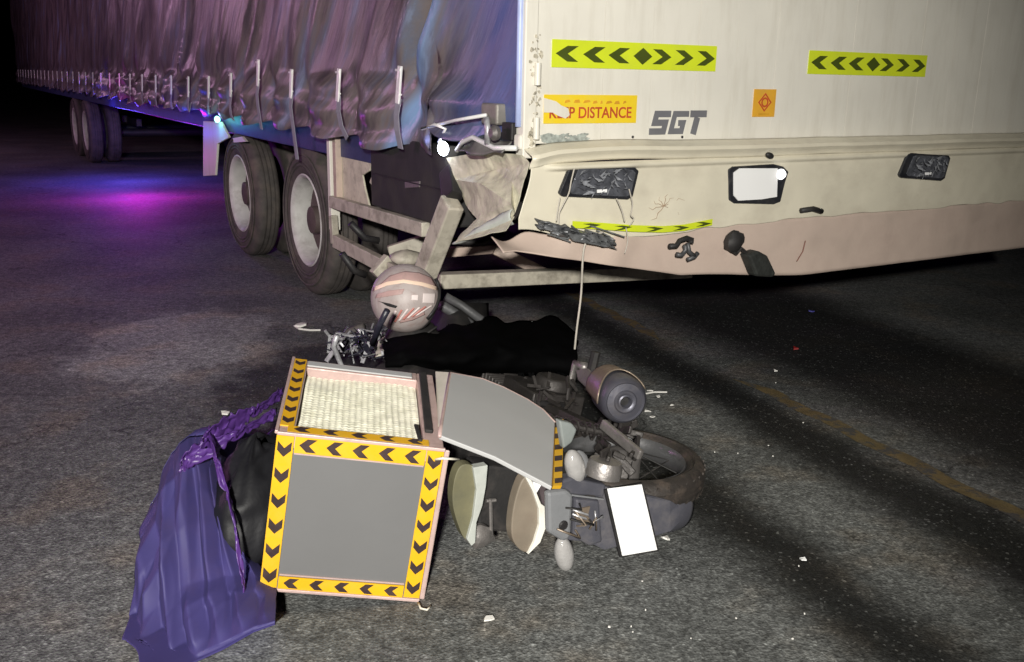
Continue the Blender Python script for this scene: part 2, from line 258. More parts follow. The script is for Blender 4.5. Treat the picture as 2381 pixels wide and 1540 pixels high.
# ------------------------------------------------------------------ geometry helpers
class MB:
    def __init__(s): s.v = []; s.f = []; s.mi = []; s.cur = 0
    def add(s, vs, fs):
        k = len(s.v); s.v += [tuple(q) for q in vs]
        for f in fs: s.f.append([i + k for i in f]); s.mi.append(s.cur)
        return s
    def box(s, lo, hi):
        (a, b, c), (d, e, f) = lo, hi
        return s.add([(a, b, c), (d, b, c), (d, e, c), (a, e, c), (a, b, f), (d, b, f), (d, e, f), (a, e, f)],
                     [(0, 3, 2, 1), (4, 5, 6, 7), (0, 1, 5, 4), (1, 2, 6, 5), (2, 3, 7, 6), (3, 0, 4, 7)])
    def bar(s, p0, p1, wd, ht, ref=(0, 0, 1)):
        p0, p1 = Vector(p0), Vector(p1); d = (p1 - p0).normalized(); ref = Vector(ref)
        a = d.cross(ref).normalized() * wd / 2; b = a.cross(d).normalized() * ht / 2
        vs = [p + x * a + y * b for p in (p0, p1) for x, y in ((-1, -1), (1, -1), (1, 1), (-1, 1))]
        return s.add(vs, [(0, 1, 2, 3), (7, 6, 5, 4), (0, 4, 5, 1), (1, 5, 6, 2), (2, 6, 7, 3), (3, 7, 4, 0)])
    def tube(s, pts, r, n=8):
        pts = [Vector(p) for p in pts]; rs = r if isinstance(r, (list, tuple)) else [r] * len(pts); vs = []; prev = None
        for i, p in enumerate(pts):
            d = (pts[min(i + 1, len(pts) - 1)] - pts[max(i - 1, 0)]).normalized()
            a = (prev - d * prev.dot(d)) if prev is not None else d.orthogonal()
            a.normalize(); prev = a; b = d.cross(a)
            vs += [p + (a * cos(2 * pi * k / n) + b * sin(2 * pi * k / n)) * rs[i] for k in range(n)]
        fs = [(i * n + k, i * n + (k + 1) % n, (i + 1) * n + (k + 1) % n, (i + 1) * n + k) for i in range(len(pts) - 1) for k in range(n)]
        fs += [tuple(range(n - 1, -1, -1)), tuple((len(pts) - 1) * n + k for k in range(n))]
        return s.add(vs, fs)
    def prism(s, poly, vec):
        poly = [Vector(p) for p in poly]; vec = Vector(vec); n = len(poly)
        fs = [tuple(range(n)), tuple(range(2 * n - 1, n - 1, -1))]
        fs += [(i, i + n, (i + 1) % n + n, (i + 1) % n) for i in range(n)]
        return s.add(poly + [p + vec for p in poly], fs)
    def lathe(s, prof, c, ax, n=48, closed=True):
        c, ax = Vector(c), Vector(ax).normalized(); a = ax.orthogonal().normalized(); b = ax.cross(a); m = len(prof); vs = []
        for k in range(n):
            t = 2 * pi * k / n; d = a * cos(t) + b * sin(t)
            vs += [c + d * r + ax * h for r, h in prof]
        fs = []
        for k in range(n):
            k2 = (k + 1) % n
            for i in range(m if closed else m - 1):
                j = (i + 1) % m; fs.append((k * m + i, k * m + j, k2 * m + j, k2 * m + i))
        return s.add(vs, fs)
    def ell(s, c, ax, n=16, m=10, jag=0):
        c = Vector(c); A = [Vector(a) for a in ax]; vs = []
        for i in range(m + 1):
            t = pi * i / m
            for k in range(n):
                ph = 2 * pi * k / n; q = 1 + jag * (random.random() - .5)
                vs.append(c + (A[0] * sin(t) * cos(ph) + A[1] * sin(t) * sin(ph) + A[2] * cos(t)) * q)
        return s.add(vs, [(i * n + k, (i + 1) * n + k, (i + 1) * n + (k + 1) % n, i * n + (k + 1) % n) for i in range(m) for k in range(n)])
    def grid(s, nu, nv, fn, thick=None):
        vs = [Vector(fn(i / nu, j / nv)) for i in range(nu + 1) for j in range(nv + 1)]
        W = nv + 1
        return s.add(vs, [(i * W + j, (i + 1) * W + j, (i + 1) * W + j + 1, i * W + j + 1) for i in range(nu) for j in range(nv)])
    def build(s, name, mats, parent=None, smooth=False, bevel=0, solid=0, sub=0):
        me = bpy.data.meshes.new(name); me.from_pydata(s.v, [], s.f)
        for m in (mats if isinstance(mats, (list, tuple)) else [mats]): me.materials.append(m)
        me.polygons.foreach_set('material_index', s.mi)
        me.validate()
        import bmesh as bm_
        b = bm_.new(); b.from_mesh(me); bm_.ops.recalc_face_normals(b, faces=b.faces); b.to_mesh(me); b.free()
        if smooth:
            me.polygons.foreach_set('use_smooth', [True] * len(me.polygons))
            if smooth == 'auto': me.set_sharp_from_angle(angle=radians(38))
        o = bpy.data.objects.new(name, me); COL.objects.link(o)
        if parent: o.parent = parent
        if solid: q = o.modifiers.new('thickness', 'SOLIDIFY'); q.thickness = solid; q.offset = 0
        if bevel: q = o.modifiers.new('edges', 'BEVEL'); q.width = bevel; q.segments = 2; q.limit_method = 'ANGLE'
        if sub: q = o.modifiers.new('round', 'SUBSURF'); q.levels = sub; q.render_levels = sub
        return o
def thing(name, label, cat, mw=None, group=None):
    o = bpy.data.objects.new(name, None); COL.objects.link(o); o.empty_display_size = 0.1
    if mw is not None: o.matrix_world = mw
    o['label'] = label; o['category'] = cat
    if group: o['group'] = group
    return o
def tag(o, label, cat, group=None):
    o['label'] = label; o['category'] = cat
    if group: o['group'] = group
    return o
def smooth01(t): t = max(0, min(1, t)); return t * t * (3 - 2 * t)
def hsh(i): return (sin(i * 127.1 + 3.7) * 43758.5453) % 1.0
def vn(x, y=0.0):                                  # value noise 0..1
    i, j = math.floor(x), math.floor(y); a, b = smooth01(x - i), smooth01(y - j)
    h = lambda p, q: hsh(p * 1.31 + q * 57.7)
    return (h(i, j) * (1 - a) + h(i + 1, j) * a) * (1 - b) + (h(i, j + 1) * (1 - a) + h(i + 1, j + 1) * a) * b
def stroke(pts, wd):                               # 2-D polyline -> outline with mitred corners
    L_, R_ = [], []; n = len(pts)
    for i, p in enumerate(pts):
        p = Vector(p); d0 = (p - Vector(pts[i - 1])).normalized() if i else None; d1 = (Vector(pts[i + 1]) - p).normalized() if i < n - 1 else None
        d0 = d0 or d1; d1 = d1 or d0; nn = Vector((-d0.y - d1.y, d0.x + d1.x)); nn.normalize()
        k = wd / 2 / max(0.35, nn.dot(Vector((-d0.y, d0.x))))
        L_.append(p + nn * k); R_.append(p - nn * k)
    return L_ + R_[::-1]

# ================================================================== SETTING
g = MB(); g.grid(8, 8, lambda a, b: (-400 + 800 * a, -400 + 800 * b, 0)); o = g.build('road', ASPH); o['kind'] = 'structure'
# worn yellow lane line
lx, ly = Vector((cos(radians(22)), sin(radians(22)), 0)), Vector((-sin(radians(22)), cos(radians(22)), 0))
for y0, y1 in ((1.6, 3.9), (4.9, 6.4), (8.5, 10.5)):
    g = MB(); g.grid(24, 1, lambda a, b: lx * (2.90 + 0.09 * b + 0.012 * sin(a * 30 + b * 3)) + ly * (y0 + (y1 - y0) * a + .12 * sin(b * 3 + y0)) + Vector((0, 0, 0.004)))
    o = g.build('road_line', YLINE); o['kind'] = 'structure'

# ================================================================== LORRY
lorry = thing('lorry', 'large goods lorry with dark tarpaulin side and cream rear, its lower corner torn open', 'lorry', TM)
WID, LEN = 3.85, 27.0
# inner body, floor and far wall
MB().box((0.06, 0.06, 1.22), (WID - 0.02, LEN, 3.5)).build('cargo_body', DARK, lorry)
for x in (0.75, 2.3): MB().box((x, 0.9, 0.86), (x + .15, LEN - 0.5, 1.2)).build('chassis_beam', CHASSIS, lorry)
for k in range(9): MB().box((0.12, 1.2 + k * 1.9, 1.06), (2.9, 1.3 + k * 1.9, 1.198)).build('cross_member', CHASSIS, lorry)
MB().box((0.035, 0.80, 1.03), (0.11, LEN - 0.5, 1.205)).build('side_rail', mat('rail_blue_cast', (0.035, 0.045, 0.13), 0.45, var=0.2, bump=0.1), lorry, bevel=0.006)  # blue lamp spill on the rail is put into its colour

# ---- tarpaulin side with its tension folds
STR = [1.07, 1.92, 2.78, 3.52, 4.28, 5.00, 5.76] + [6.5 + 0.76 * k for k in range(26)]
BZ = {0: 1.575, 1: 1.56, 2: 1.555, 3: 1.62, 4: 1.525, 5: 1.495, 6: 1.485}
def tarp_pt(a, b):
    y = 0.045 + (LEN - 0.045) * a ** 2.1
    k = min(range(len(STR)), key=lambda i: abs(STR[i] - y))
    lo = max([s for s in STR if s <= y], default=STR[0] - 0.85); hi = min([s for s in STR if s > y], default=STR[-1] + .7)
    ph = (y - lo) / (hi - lo); sc = sin(pi * ph) ** 2
    hem = 1.165 + 0.05 * (1 - sc) * 0.3 - 0.035 * sc * (0.5 + vn(y * 1.7)) + 0.02 * vn(y * 6)
    if y < 0.75: hem = 1.27 + 0.03 * sin(y * 9)
    z = hem + (3.5 - hem) * b ** 1.6
    q = y + 0.80 * (z - 1.5)
    up_ = smooth01((z - 1.45) / 0.25)
    d = 0
    for i, s in enumerate(STR[:12]):
        t = q - s; f = exp(-max(0, z - 1.5) / 1.1)
        wdt = 0.05 + 0.10 * max(0, z - 1.5)
        t += 0.22 * (z - 1.5) * (hsh(i * 7 + 2) - .5) * 2
        d += up_ * f * (0.045 * exp(-((t + 0.06) / wdt) ** 2) - 0.04 * exp(-((t - 0.07) / wdt) ** 2)) * (0.1 + 1.2 * hsh(i + 5))
    d += up_ * (0.050 * (vn(q * 4.0 + 1.5 * vn(y * 1.3, z * 2), z * 1.6) - .5) + 0.010 * (vn(q * 13, z * 1 + 9) - .5) + 0.07 * (vn(q * 2.0, z * .6) - .5))
    # the large fold beside the first strap
    t = y + 0.72 * (z - 1.58) - 1.03
    d += up_ * (0.06 * exp(-((t + 0.12) / 0.09) ** 2) - 0.15 * exp(-((t - 0.06) / 0.042) ** 2) + 0.03 * exp(-((t - .16) / .05) ** 2)) * smooth01((y - .25) / .2)
    lowz = 1 - smooth01((z - 1.40) / 0.16)
    d += lowz * (0.075 * sc * (0.6 + 0.8 * vn(y * 2.3)) + 0.016 * sin(z * 36 + 5 * vn(y * 1.3)) * (0.3 + 0.7 * sc) + 0.02 * (vn(y * 5, z * 9) - .5))
    pinch = exp(-((y - STR[k]) / 0.07) ** 2) * exp(-((z - 1.42) / 0.12) ** 2)
    d -= 0.05 * pinch
    if y < 0.3: d *= smooth01((y - 0.02) / 0.28)
    return (0.0 - d, y, z)
g = MB(); g.grid(640, 84, tarp_pt); g.build('tarpaulin_side', TARP, lorry, smooth=True, solid=0.004)
# light blue edge cord beside the rear post
g = MB(); g.tube([(-0.012, 0.02, z) for z in (1.33, 1.5, 1.8, 2.3, 3.5)], 0.014); g.build('edge_cord', mat('pale_blue_cord', (0.42, 0.50, 0.78), 0.4, var=0.15, bump=0.1), lorry, smooth=True)

# ---- straps with buckles
wm = bm = None
def strap_mesh(zt, zb, sway):
    g = MB()
    pts = [(-0.085, 0, zt - 0.16), (-0.10, sway * .3, zt - 0.24), (-0.095, sway * .6, zt - 0.32), (-0.075, sway, zb)]
    for i in range(3): g.bar(pts[i], (pts[i + 1][0], pts[i + 1][1], pts[i + 1][2] - 0.0005), 0.004, 0.058, (0, 1, 0))
    return g
ends = [(1.166, 0.01), (1.17, -0.09), (0.977, -0.03), (1.13, 0.02), (1.16, 0.02), (1.2, 0), (1.25, 0)]
for i, y in enumerate(STR):
    zt = BZ.get(i, 1.49); zb, sw = ends[i] if i < len(ends) else (1.15 + 0.08 * hsh(i), 0.04 * (hsh(i * 3) - .5))
    st = strap_mesh(zt, zb, sw).build('strap', WEB, lorry); st.location = (0, y, 0)
    g = MB(); g.bar((-0.082, -0.012, zt), (-0.092, 0.004, zt - 0.185), 0.012, 0.042, (0, 1, 0)).bar((-0.075, 0.022, zt - 0.01), (-0.08, 0.016, zt - 0.10), 0.008, 0.010, (0, 1, 0))
    g.bar((-0.088, 0.03, zt - 0.02), (-0.088, -0.03, zt - 0.02), 0.010, 0.012).tube([(-0.085, 0.028, zt - 0.14), (-0.085, -0.028, zt - 0.14)], 0.006, 6)
    bk = g.build('buckle', CHROME, st, bevel=0.002)
# thin hanging strings along the tarpaulin
# ---- wheels
prof_t = [(0.285, 0.02), (0.30, 0.004), (0.335, -0.008), (0.39, -0.012), (0.43, -0.004), (0.462, 0.012), (0.482, 0.035), (0.488, 0.06), (0.488, 0.078), (0.475, 0.08), (0.475, 0.088), (0.49, 0.09), (0.49, 0.118), (0.476, 0.120), (0.476, 0.128), (0.49, 0.130),
          (0.49, 0.160), (0.476, 0.162), (0.476, 0.170), (0.488, 0.172), (0.487, 0.19), (0.475, 0.21), (0.44, 0.23), (0.36, 0.238), (0.30, 0.23), (0.285, 0.22)]
prof_t = [(r * 1.085, h * .88) for r, h in prof_t]; WZ = 0.531
def wheel(y, x=0.045):
    tyre = MB().lathe(prof_t, (x, y, WZ), (1, 0, 0), 72)
    for r in (0.374, 0.401, 0.45): tyre.lathe([(r, -0.0135), (r + 0.008, -0.019), (r + 0.016, -0.0135), (r + 0.008, -0.006)], (x, y, WZ), (1, 0, 0), 72)
    wh = thing('wheel', 'x', 'x'); del wh['label'], wh['category']; wh.parent = lorry
    tyre.build('tyre', RUBBER, wh, smooth='auto')
    MB().lathe(prof_t, (x + 0.29, y, WZ), (1, 0, 0), 48).build('tyre', RUBBER, wh, smooth='auto')
    g = MB().lathe([(0.312, 0.012), (0.326, 0.0), (0.317, -0.006), (0.300, 0.006), (0.289, 0.03), (0.280, 0.14), (0.284, 0.15), (0.312, 0.19)], (x, y, WZ), (1, 0, 0), 72)
    g.build('rim', RIM, wh, smooth='auto')
    g = MB().lathe([(0.2805, 0.135), (0.22, 0.11), (0.16, 0.125), (0.10, 0.12), (0.095, 0.04), (0.06, 0.03), (0.001, 0.03), (0.001, 0.19), (0.28, 0.19)], (x, y, WZ), (1, 0, 0), 48)
    for k in range(10):
        t = 2 * pi * k / 10; g.lathe([(0.001, -0.03), (0.014, -0.03), (0.014, 0.02), (0.001, 0.02)], (x + 0.15, y + 0.183 * cos(t), WZ + 0.183 * sin(t)), (1, 0, 0), 6)
    g.build('wheel_disc', RIMD, wh, smooth='auto')
    return wh
for y in (2.98, 4.68): wheel(y)
for y in (14.2, 15.6): wheel(y)
for y in (2.98, 4.68, 14.2, 15.6):
    MB().tube([(0.5, y, 0.49), (2.74, y, 0.49)], 0.07, 10).build('axle', DARK, lorry, smooth='auto')
    for x in (.78, 2.32): MB().box((x, y - .5, 0.62), (x + .08, y + .5, 0.74)).build('leaf_spring', DARK, lorry)
    MB().lathe(prof_t, (2.75, y, WZ), (1, 0, 0), 32).build('tyre', RUBBER, lorry, smooth='auto')
# mudguard plate ahead of the front visible wheel, and its post
g = MB().prism([S(472, 282), S(513, 284), S(532, 320), S(505, 335), S(500, 408), S(472, 410)], (0.02, 0, 0)); g.build('mudguard_plate', CREAM, lorry, bevel=0.003)
g = MB().prism([S(541, 322), S(562, 318), S(572, 330), S(543, 332)], (0.02, 0, 0)); g.build('mudguard_bracket', CREAM, lorry)
g = MB(); c0 = S(505, 278, -0.03); g.ell(c0, ((0.02, 0, 0), (0, 0.06, 0), (0, 0, 0.028))); g.build('marker_lamp', GLOWC, lorry, smooth=True)
l = lamp('marker_glow', 'POINT', (0, 0, 0), None, 0.8, (0.1, 0.75, 0.85), 0.03); l.location = TM @ (c0 + Vector((-0.10, 0, -0.02)))
l = lamp('side_blue_glow', 'POINT', (0, 0, 0), None, 4, (0.04, 0.06, 1.0), 0.05); l.location = TM @ Vector((-0.32, 6.3, 0.95))
# white side lamp by the torn corner
c0 = S(1030, 346, -0.05); g = MB(); g.ell(c0, ((0.02, 0, 0), (0, 0.045, 0.006), (0, -0.006, 0.034))); g.build('side_lamp', GLOWW, lorry, smooth=True)
l = lamp('side_lamp_glow', 'POINT', (0, 0, 0), None, 0.15, (0.25, 0.35, 1.0), 0.02); l.location = TM @ (c0 + Vector((-0.06, 0.09, 0.02)))

# ---- side frame behind the wheels
MB().box((-0.01, 2.31, 0.56), (0.05, 2.36, 1.19)).build('mudguard_post', CREAM, lorry, bevel=0.004)
MB().box((0.0, 2.23, 0.72), (0.06, 2.285, 1.16)).build('mudguard_post', PINKB, lorry, bevel=0.004)
g = MB().prism([S(790, 318, .04), S(812, 328, .04), S(822, 338, .04), S(828, 330, .04), S(836, 340, .04), S(855, 352, .04), S(864, 378, .04), S(858, 398, .04), S(842, 408, .04), S(848, 440, .04), S(858, 480, .04), S(872, 515, .04),
                S(835, 498, .04), S(806, 478, .04), S(792, 468, .04)], (0.012, 0, 0)); g.build('pale_plate', TORN, lorry, bevel=0.003)  # irregular pale plate beside the mudguard post
g = MB().prism([S(868, 398, .03), S(882, 402, .03), S(880, 422, .03), S(864, 432, .03), S(858, 424, .03)], (0.012, 0, 0)); g.build('pale_plate', TORN, lorry, bevel=0.003)
g = MB().box((-0.005, 0.70, 0.80), (0.5, 1.66, 1.205)); tb = g.build('toolbox', mat('toolbox_black', (0.022, 0.021, 0.022), 0.7, var=0.25, bump=0.1, dirt=(0.07, 0.06, 0.05), damt=0.5), lorry, bevel=0.012)
MB().box((-0.012, 0.74, 0.985), (-0.003, 1.62, 0.992)).build('seam', DARK, tb)
MB().prism([S(940, 424, -.012), S(975, 422, -.012), S(974, 436, -.012), S(941, 438, -.012)], (0.008, 0, 0)).build('latch', METAL, tb, bevel=0.002)
MB().bar((0.0, 2.31, 0.745), (-0.01, 0.92, 0.765), 0.05, 0.075).build('guard_rail', BEAM, lorry, bevel=0.006)
MB().bar((-0.005, 2.29, 0.66), (-0.005, 2.27, 0.48), 0.045, 0.05, (0, 1, 0)).build('guard_post', BEAM, lorry, bevel=0.006)
MB().bar((-0.0, 2.27, 0.50), (-0.02, 0.98, 0.47), 0.05, 0.085).build('guard_rail', BEAM, lorry, bevel=0.006)
g = MB().bar(S(1052, 470, -.06), S(985, 645, -.10), 0.085, 0.11, (0, 1, 0)); g.build('bent_post', BEAM, lorry, bevel=0.008)
g = MB().bar(S(1048, 395, -.0), S(1056, 462, -.04), 0.08, 0.10, (0, 1, 0)); g.build('bent_post_stub', DARK, lorry, bevel=0.008)
YB = 0.80
MB().bar(R(1015, 653, YB), R(1600, 630, YB), 0.09, 0.075).build('underrun_bar', BEAM, lorry, bevel=0.006)
MB().bar(R(1000, 590, YB + .35), R(1150, 578, YB + .3), 0.06, 0.05).build('cross_beam', PINKB, lorry, bevel=0.006)
MB().bar(R(1150, 580, YB + .2), R(1270, 638, YB + .06), 0.06, 0.06, (0, 1, 0)).build('cross_brace', PINKB, lorry, bevel=0.006)
MB().bar(R(905, 590, 1.6), R(1000, 560, 1.5), 0.06, 0.09).build('suspension_arm', BEAM, lorry, bevel=0.006)
MB().bar(R(870, 640, 1.4), R(905, 600, 1.4), 0.06, 0.06).build('suspension_arm', BEAM, lorry, bevel=0.006)
g = MB().ell(R(945, 600, 1.2), ((0.09, 0, 0), (0, 0.09, 0), (0, 0, 0.045)), 12, 8, 0.15); g.build('suspension_cup', BEAM, lorry, smooth=True)
for px, py, px2, py2 in ((795, 590, 850, 640), (815, 520, 880, 560), (1050, 560, 1170, 545)):
    MB().tube([R(px, py, 1.0), R((px + px2) / 2, (py + py2) / 2 + 14, 1.0), R(px2, py2, 1.0)], 0.018).build('brake_hose', DARK, lorry, smooth=True)

# ---- cream rear: upright boards with real joints
xs = [0.062, 0.40, 0.665, 0.93, 1.17, 1.43, 1.70, 1.97, 2.24, 2.51, 2.78, 3.05, 3.33, 3.60, WID]
for i in range(len(xs) - 1):
    zb = 1.215 + (0.02 if i else 0.045)
    MB().box((xs[i] + 0.0008, 0.0 - 0.0006 * (i % 2), zb), (xs[i + 1] - 0.0008, 0.06, 3.5)).build('panel', CREAM, lorry)
g = MB().box((-0.006, -0.012, 1.20), (0.058, 0.05, 3.5)); g.build('corner_post', CREAM, lorry, bevel=0.006)
for z in (1.28, 1.50, 2.1, 2.8):
    MB().tube([(0.052, -0.022, z), (0.052, -0.022, z + 0.09)], 0.014, 10).build('hinge', CREAM, lorry, smooth='auto')
# scraped patches on the post edge and above the ledge
random.seed(3)
g = MB()
for k in range(70):
    z = 1.22 + random.random() ** 1.5 * 0.5; x = 0.02 + random.random() * 0.06; s = 0.002 + random.random() ** 2 * 0.008
    g.prism([(x + s * (random.random() - .5) * 2 + s * 1.2 * cos(t), -0.0155 - (0.0 if x < .06 else -0.012), z + s * 1.6 * sin(t)) for t in (0, 1.3, 2.4, 3.7, 5)], (0, 0.004, 0))
g.build('scrape_marks', mat('scrape_dark', (0.48, 0.44, 0.35), 0.8, var=0.5, vscale=50, bump=0), lorry)['kind'] = 'stuff'
g = MB()
for k in range(60):
    p = R(1268 + random.random() ** 1.3 * 100, 312 + random.random() * 18, -0.003); s = 0.006 + random.random() * 0.014
    g.prism([(p.x + s * 1.8 * cos(t), -0.0035 - 0.00002 * k, p.z + s * .5 * sin(t) + s * .3 * cos(t)) for t in (0, 1.1, 2.4, 3.9, 5.2)], (0, 0.003, 0))
g.build('paint_scuff', mat('scuff_blue_grey', (0.34, 0.37, 0.34), 0.7, var=0.4, vscale=60, bump=0), lorry)['kind'] = 'stuff'

# ---- stickers on the rear
def quadR(px, d, th, m, name, parent=lorry): return MB().prism([R(a, b, -d) for a, b in px], (0, th, 0)).build(name, m, parent)
def rect_xz(x0, x1, z0, z1, d, th, m, name, parent=lorry): return MB().box((x0, -d, z0), (x1, -d + th, z1)).build(name, m, parent)
def chevron_sign(x0, flipw=0.91):
    st = rect_xz(x0, x0 + flipw, 1.574, 1.687, 0.0045, 0.003, LIME, 'chevron_sticker')
    zc = 1.6305; h = 0.032; wd = 0.05; k = flipw / 0.91
    for c in (0.065, 0.205, 0.338):
        c = x0 + c * k
        MB().prism([(c - .048, -0.0065, zc), (c + .012, -0.0065, zc + h), (c + .067, -0.0065, zc + h), (c + .012, -0.0065, zc), (c + .067, -0.0065, zc - h), (c + .012, -0.0065, zc - h)], (0, 0.0018, 0)).build('arrow', OLIVE, st)
    c = x0 + 0.478 * k
    MB().prism([(c - .052, -0.0065, zc), (c, -0.0065, zc + .036), (c + .052, -0.0065, zc), (c, -0.0065, zc - .036)], (0, 0.0018, 0)).build('diamond', OLIVE, st)
    for c in (0.605, 0.735, 0.865):
        c = x0 + c * k - .02
        MB().prism([(c + .055, -0.0065, zc), (c - .002, -0.0065, zc + h), (c - .052, -0.0065, zc + h), (c + .005, -0.0065, zc), (c - .052, -0.0065, zc - h), (c - .002, -0.0065, zc - h)], (0, 0.0018, 0)).build('arrow', OLIVE, st)
chevron_sign(0.131); chevron_sign(1.652)
ws = rect_xz(0.098, 0.590, 1.343, 1.463, 0.0045, 0.003, AMBER, 'warning_sticker')
def text(s, x, z, size, m, parent, d, sx=1.0, off=0.0, ital=0.0):
    cu = bpy.data.curves.new('lettering', 'FONT'); cu.body = s; cu.size = size; cu.extrude = 0.0008; cu.offset = off; cu.shear = ital
    ob = bpy.data.objects.new('lettering', cu); COL.objects.link(ob); cu.materials.append(m)
    dg = bpy.context.evaluated_depsgraph_get(); me = bpy.data.meshes.new_from_object(ob.evaluated_get(dg))
    bpy.data.objects.remove(ob); o2 = bpy.data.objects.new('lettering', me); COL.objects.link(o2); o2.parent = parent
    o2.matrix_local = Matrix.Translation((x, -d, z)) @ Matrix.Rotation(radians(90), 4, 'X') @ Matrix.Scale(sx, 4, (1, 0, 0)); return o2
text('KEEP DISTANCE', 0.122, 1.366, 0.066, REDP, ws, 0.0055, 0.93, 0.0010)
g = MB(); random.seed(5); x = 0.20
while x < 0.545:                                   # upper line of worn-away writing
    wq = 0.012 + random.random() * 0.03; z0 = 1.424 + random.random() * 0.006
    g.prism([(x, -0.0062, z0), (x + wq, -0.0062, z0 + random.random() * .006), (x + wq * .8, -0.0062, z0 + 0.014), (x + wq * .2, -0.0062, z0 + 0.012)], (0, 0.0012, 0)); x += wq + 0.010 + random.random() * .008
g.build('worn_writing', REDF, ws)['kind'] = 'stuff'
g = MB(); g.prism([(p.x, -0.0078, p.z) for p in (R(1262, 228), R(1290, 236), R(1303, 246), R(1318, 252), R(1322, 268), R(1312, 276), R(1296, 270), R(1282, 262), R(1262, 262))], (0, 0.0015, 0)); g.build('scraped_patch', CREAM, ws)
osx = rect_xz(1.300, 1.447, 1.366, 1.497, 0.0045, 0.003, ORANGE, 'warning_sticker')
oc = Vector((1.375, 0, 1.435))
def ringpoly(pts, wd, d, m, par, nm):
    n = len(pts); g = MB()
    for i in range(n):
        a, b = Vector(pts[i]), Vector(pts[(i + 1) % n]); c = (oc.x, oc.z); c = Vector(c)
        ai, bi = c + (a - c) * (1 - wd), c + (b - c) * (1 - wd)
        g.prism([(a.x, -d, a.y), (b.x, -d, b.y), (bi.x, -d, bi.y), (ai.x, -d, ai.y)], (0, 0.001, 0))
    return g.build(nm, m, par)
ringpoly([(oc.x + 0.045 * cos(t), oc.z + 0.045 * sin(t)) for t in (0, pi / 2, pi, 3 * pi / 2)], 0.22, 0.0058, REDP, osx, 'diamond_mark')
ringpoly([(oc.x + 0.024 * cos(t), oc.z + 0.024 * sin(t)) for t in [k * pi / 6 for k in range(12)]], 0.35, 0.0058, REDP, osx, 'ring_mark')
rect_xz(1.335, 1.41, 1.374, 1.384, 0.0058, 0.001, REDF, 'small_print', osx)
# SGT logo in squared italic letters
lg = thing('logo', 'x', 'x'); del lg['label'], lg['category']; lg.parent = lorry
H0, H1 = 1.288, 1.397; hh = H1 - H0
def it(x, z): return Vector((0.668 + x + 0.028 * (z / hh), H0 + z))
def letter(polys):
    g = MB()
    for q in polys: g.prism([(p.x, -0.0045, p.y) for p in q], (0, 0.003, 0))
    return g.build('letter', LOGO, lg)
wl = 0.031; hw = wl / 2
letter([stroke([it(0.099, hh - hw), it(0.016, hh - hw), it(0.016, hh / 2), it(0.080, hh / 2), it(0.080, hw), it(-.003, hw)], wl * .92)])
letter([stroke([it(0.207, hh - hw), it(0.124, hh - hw), it(0.124, hw), it(0.186, hw), it(0.186, hh / 2 - .002), it(0.156, hh / 2 - .002)], wl * .85)])
letter([stroke([it(0.216, hh - hw), it(0.315, hh - hw)], wl), stroke([it(0.263, hh - wl - .0005), it(0.263, 0.0)], wl * 1.1)])
for px, py in ((1470, 319), (1585, 319)):
    p = R(px, py); MB().lathe([(0.001, -0.006), (0.006, -0.004), (0.006, 0.002), (0.001, 0.002)], (p.x, 0, p.z), (0, 1, 0), 10).build('rivet', DARK, lorry)

# ---- ledge, bumper sheet, lamp, plate
def ledge(a, b):
    x = -0.0 + (WID + 0.0) * a
    t = b
    prof = [(-0.004, 1.262), (-0.030, 1.250), (-0.072, 1.236), (-0.080, 1.222), (-0.060, 1.200), (-0.052, 1.180)]
    q = t * (len(prof) - 1); i = min(int(q), len(prof) - 2); f = q - i
    y = prof[i][0] * (1 - f) + prof[i + 1][0] * f; z = prof[i][1] * (1 - f) + prof[i + 1][1] * f
    z += 0.003 * (vn(x * 5) - .5) - 0.02 * exp(-(x / 0.09) ** 2) + (0.008 * exp(-((x - .45) / .3) ** 2))
    return (x, y + 0.005 * (vn(x * 4 + 7) - .5), z)
g = MB(); g.grid(90, 10, ledge); g.build('rear_ledge', CREAMB, lorry, smooth='auto', solid=0.004)
def bumper(a, b):
    z = 1.181 - 0.325 * b
    x0 = 0.01 - 0.055 * smooth01((1.16 - z) / .25)
    x = x0 + (WID - x0) * a ** 1.3
    y = -0.052 + 0.006 * (vn(x * 3.2, z * 5) - .5) - 0.016 * exp(-((x - .8) / .2) ** 2 - ((z - 0.96) / .09) ** 2) + 0.0025 * (vn(x * 14, z * 16) - .5)
    win = smooth01((x - .06) / .10) * (1 - smooth01((x - .50) / .16)); tk = 1 - smooth01((z - 1.166) / .014); y -= tk * ((0.030 * smooth01((z - 1.145) / .016)) * win + 0.014 * smooth01((z - 1.145) / .016) * (1 - win) * smooth01((x - .5) / .2))
    zz = z - 0.022 * exp(-((x - 0.62) / 0.45) ** 2) * smooth01((b - .75) / .25) + 0.015 * smooth01((b - .9) / .1) * (vn(x * 9) - .5)
    zz += 0.06 * exp(-((x + .03) / .2) ** 2) * smooth01((b - .55) / .45)
    dist = max(abs(x - 1.365) / 0.2, abs(z - 1.03) / 0.12)
    return (x, y, zz)
g = MB(); g.grid(190, 70, bumper); g.build('bumper_sheet', CREAMB, lorry, smooth=True, solid=0.004)
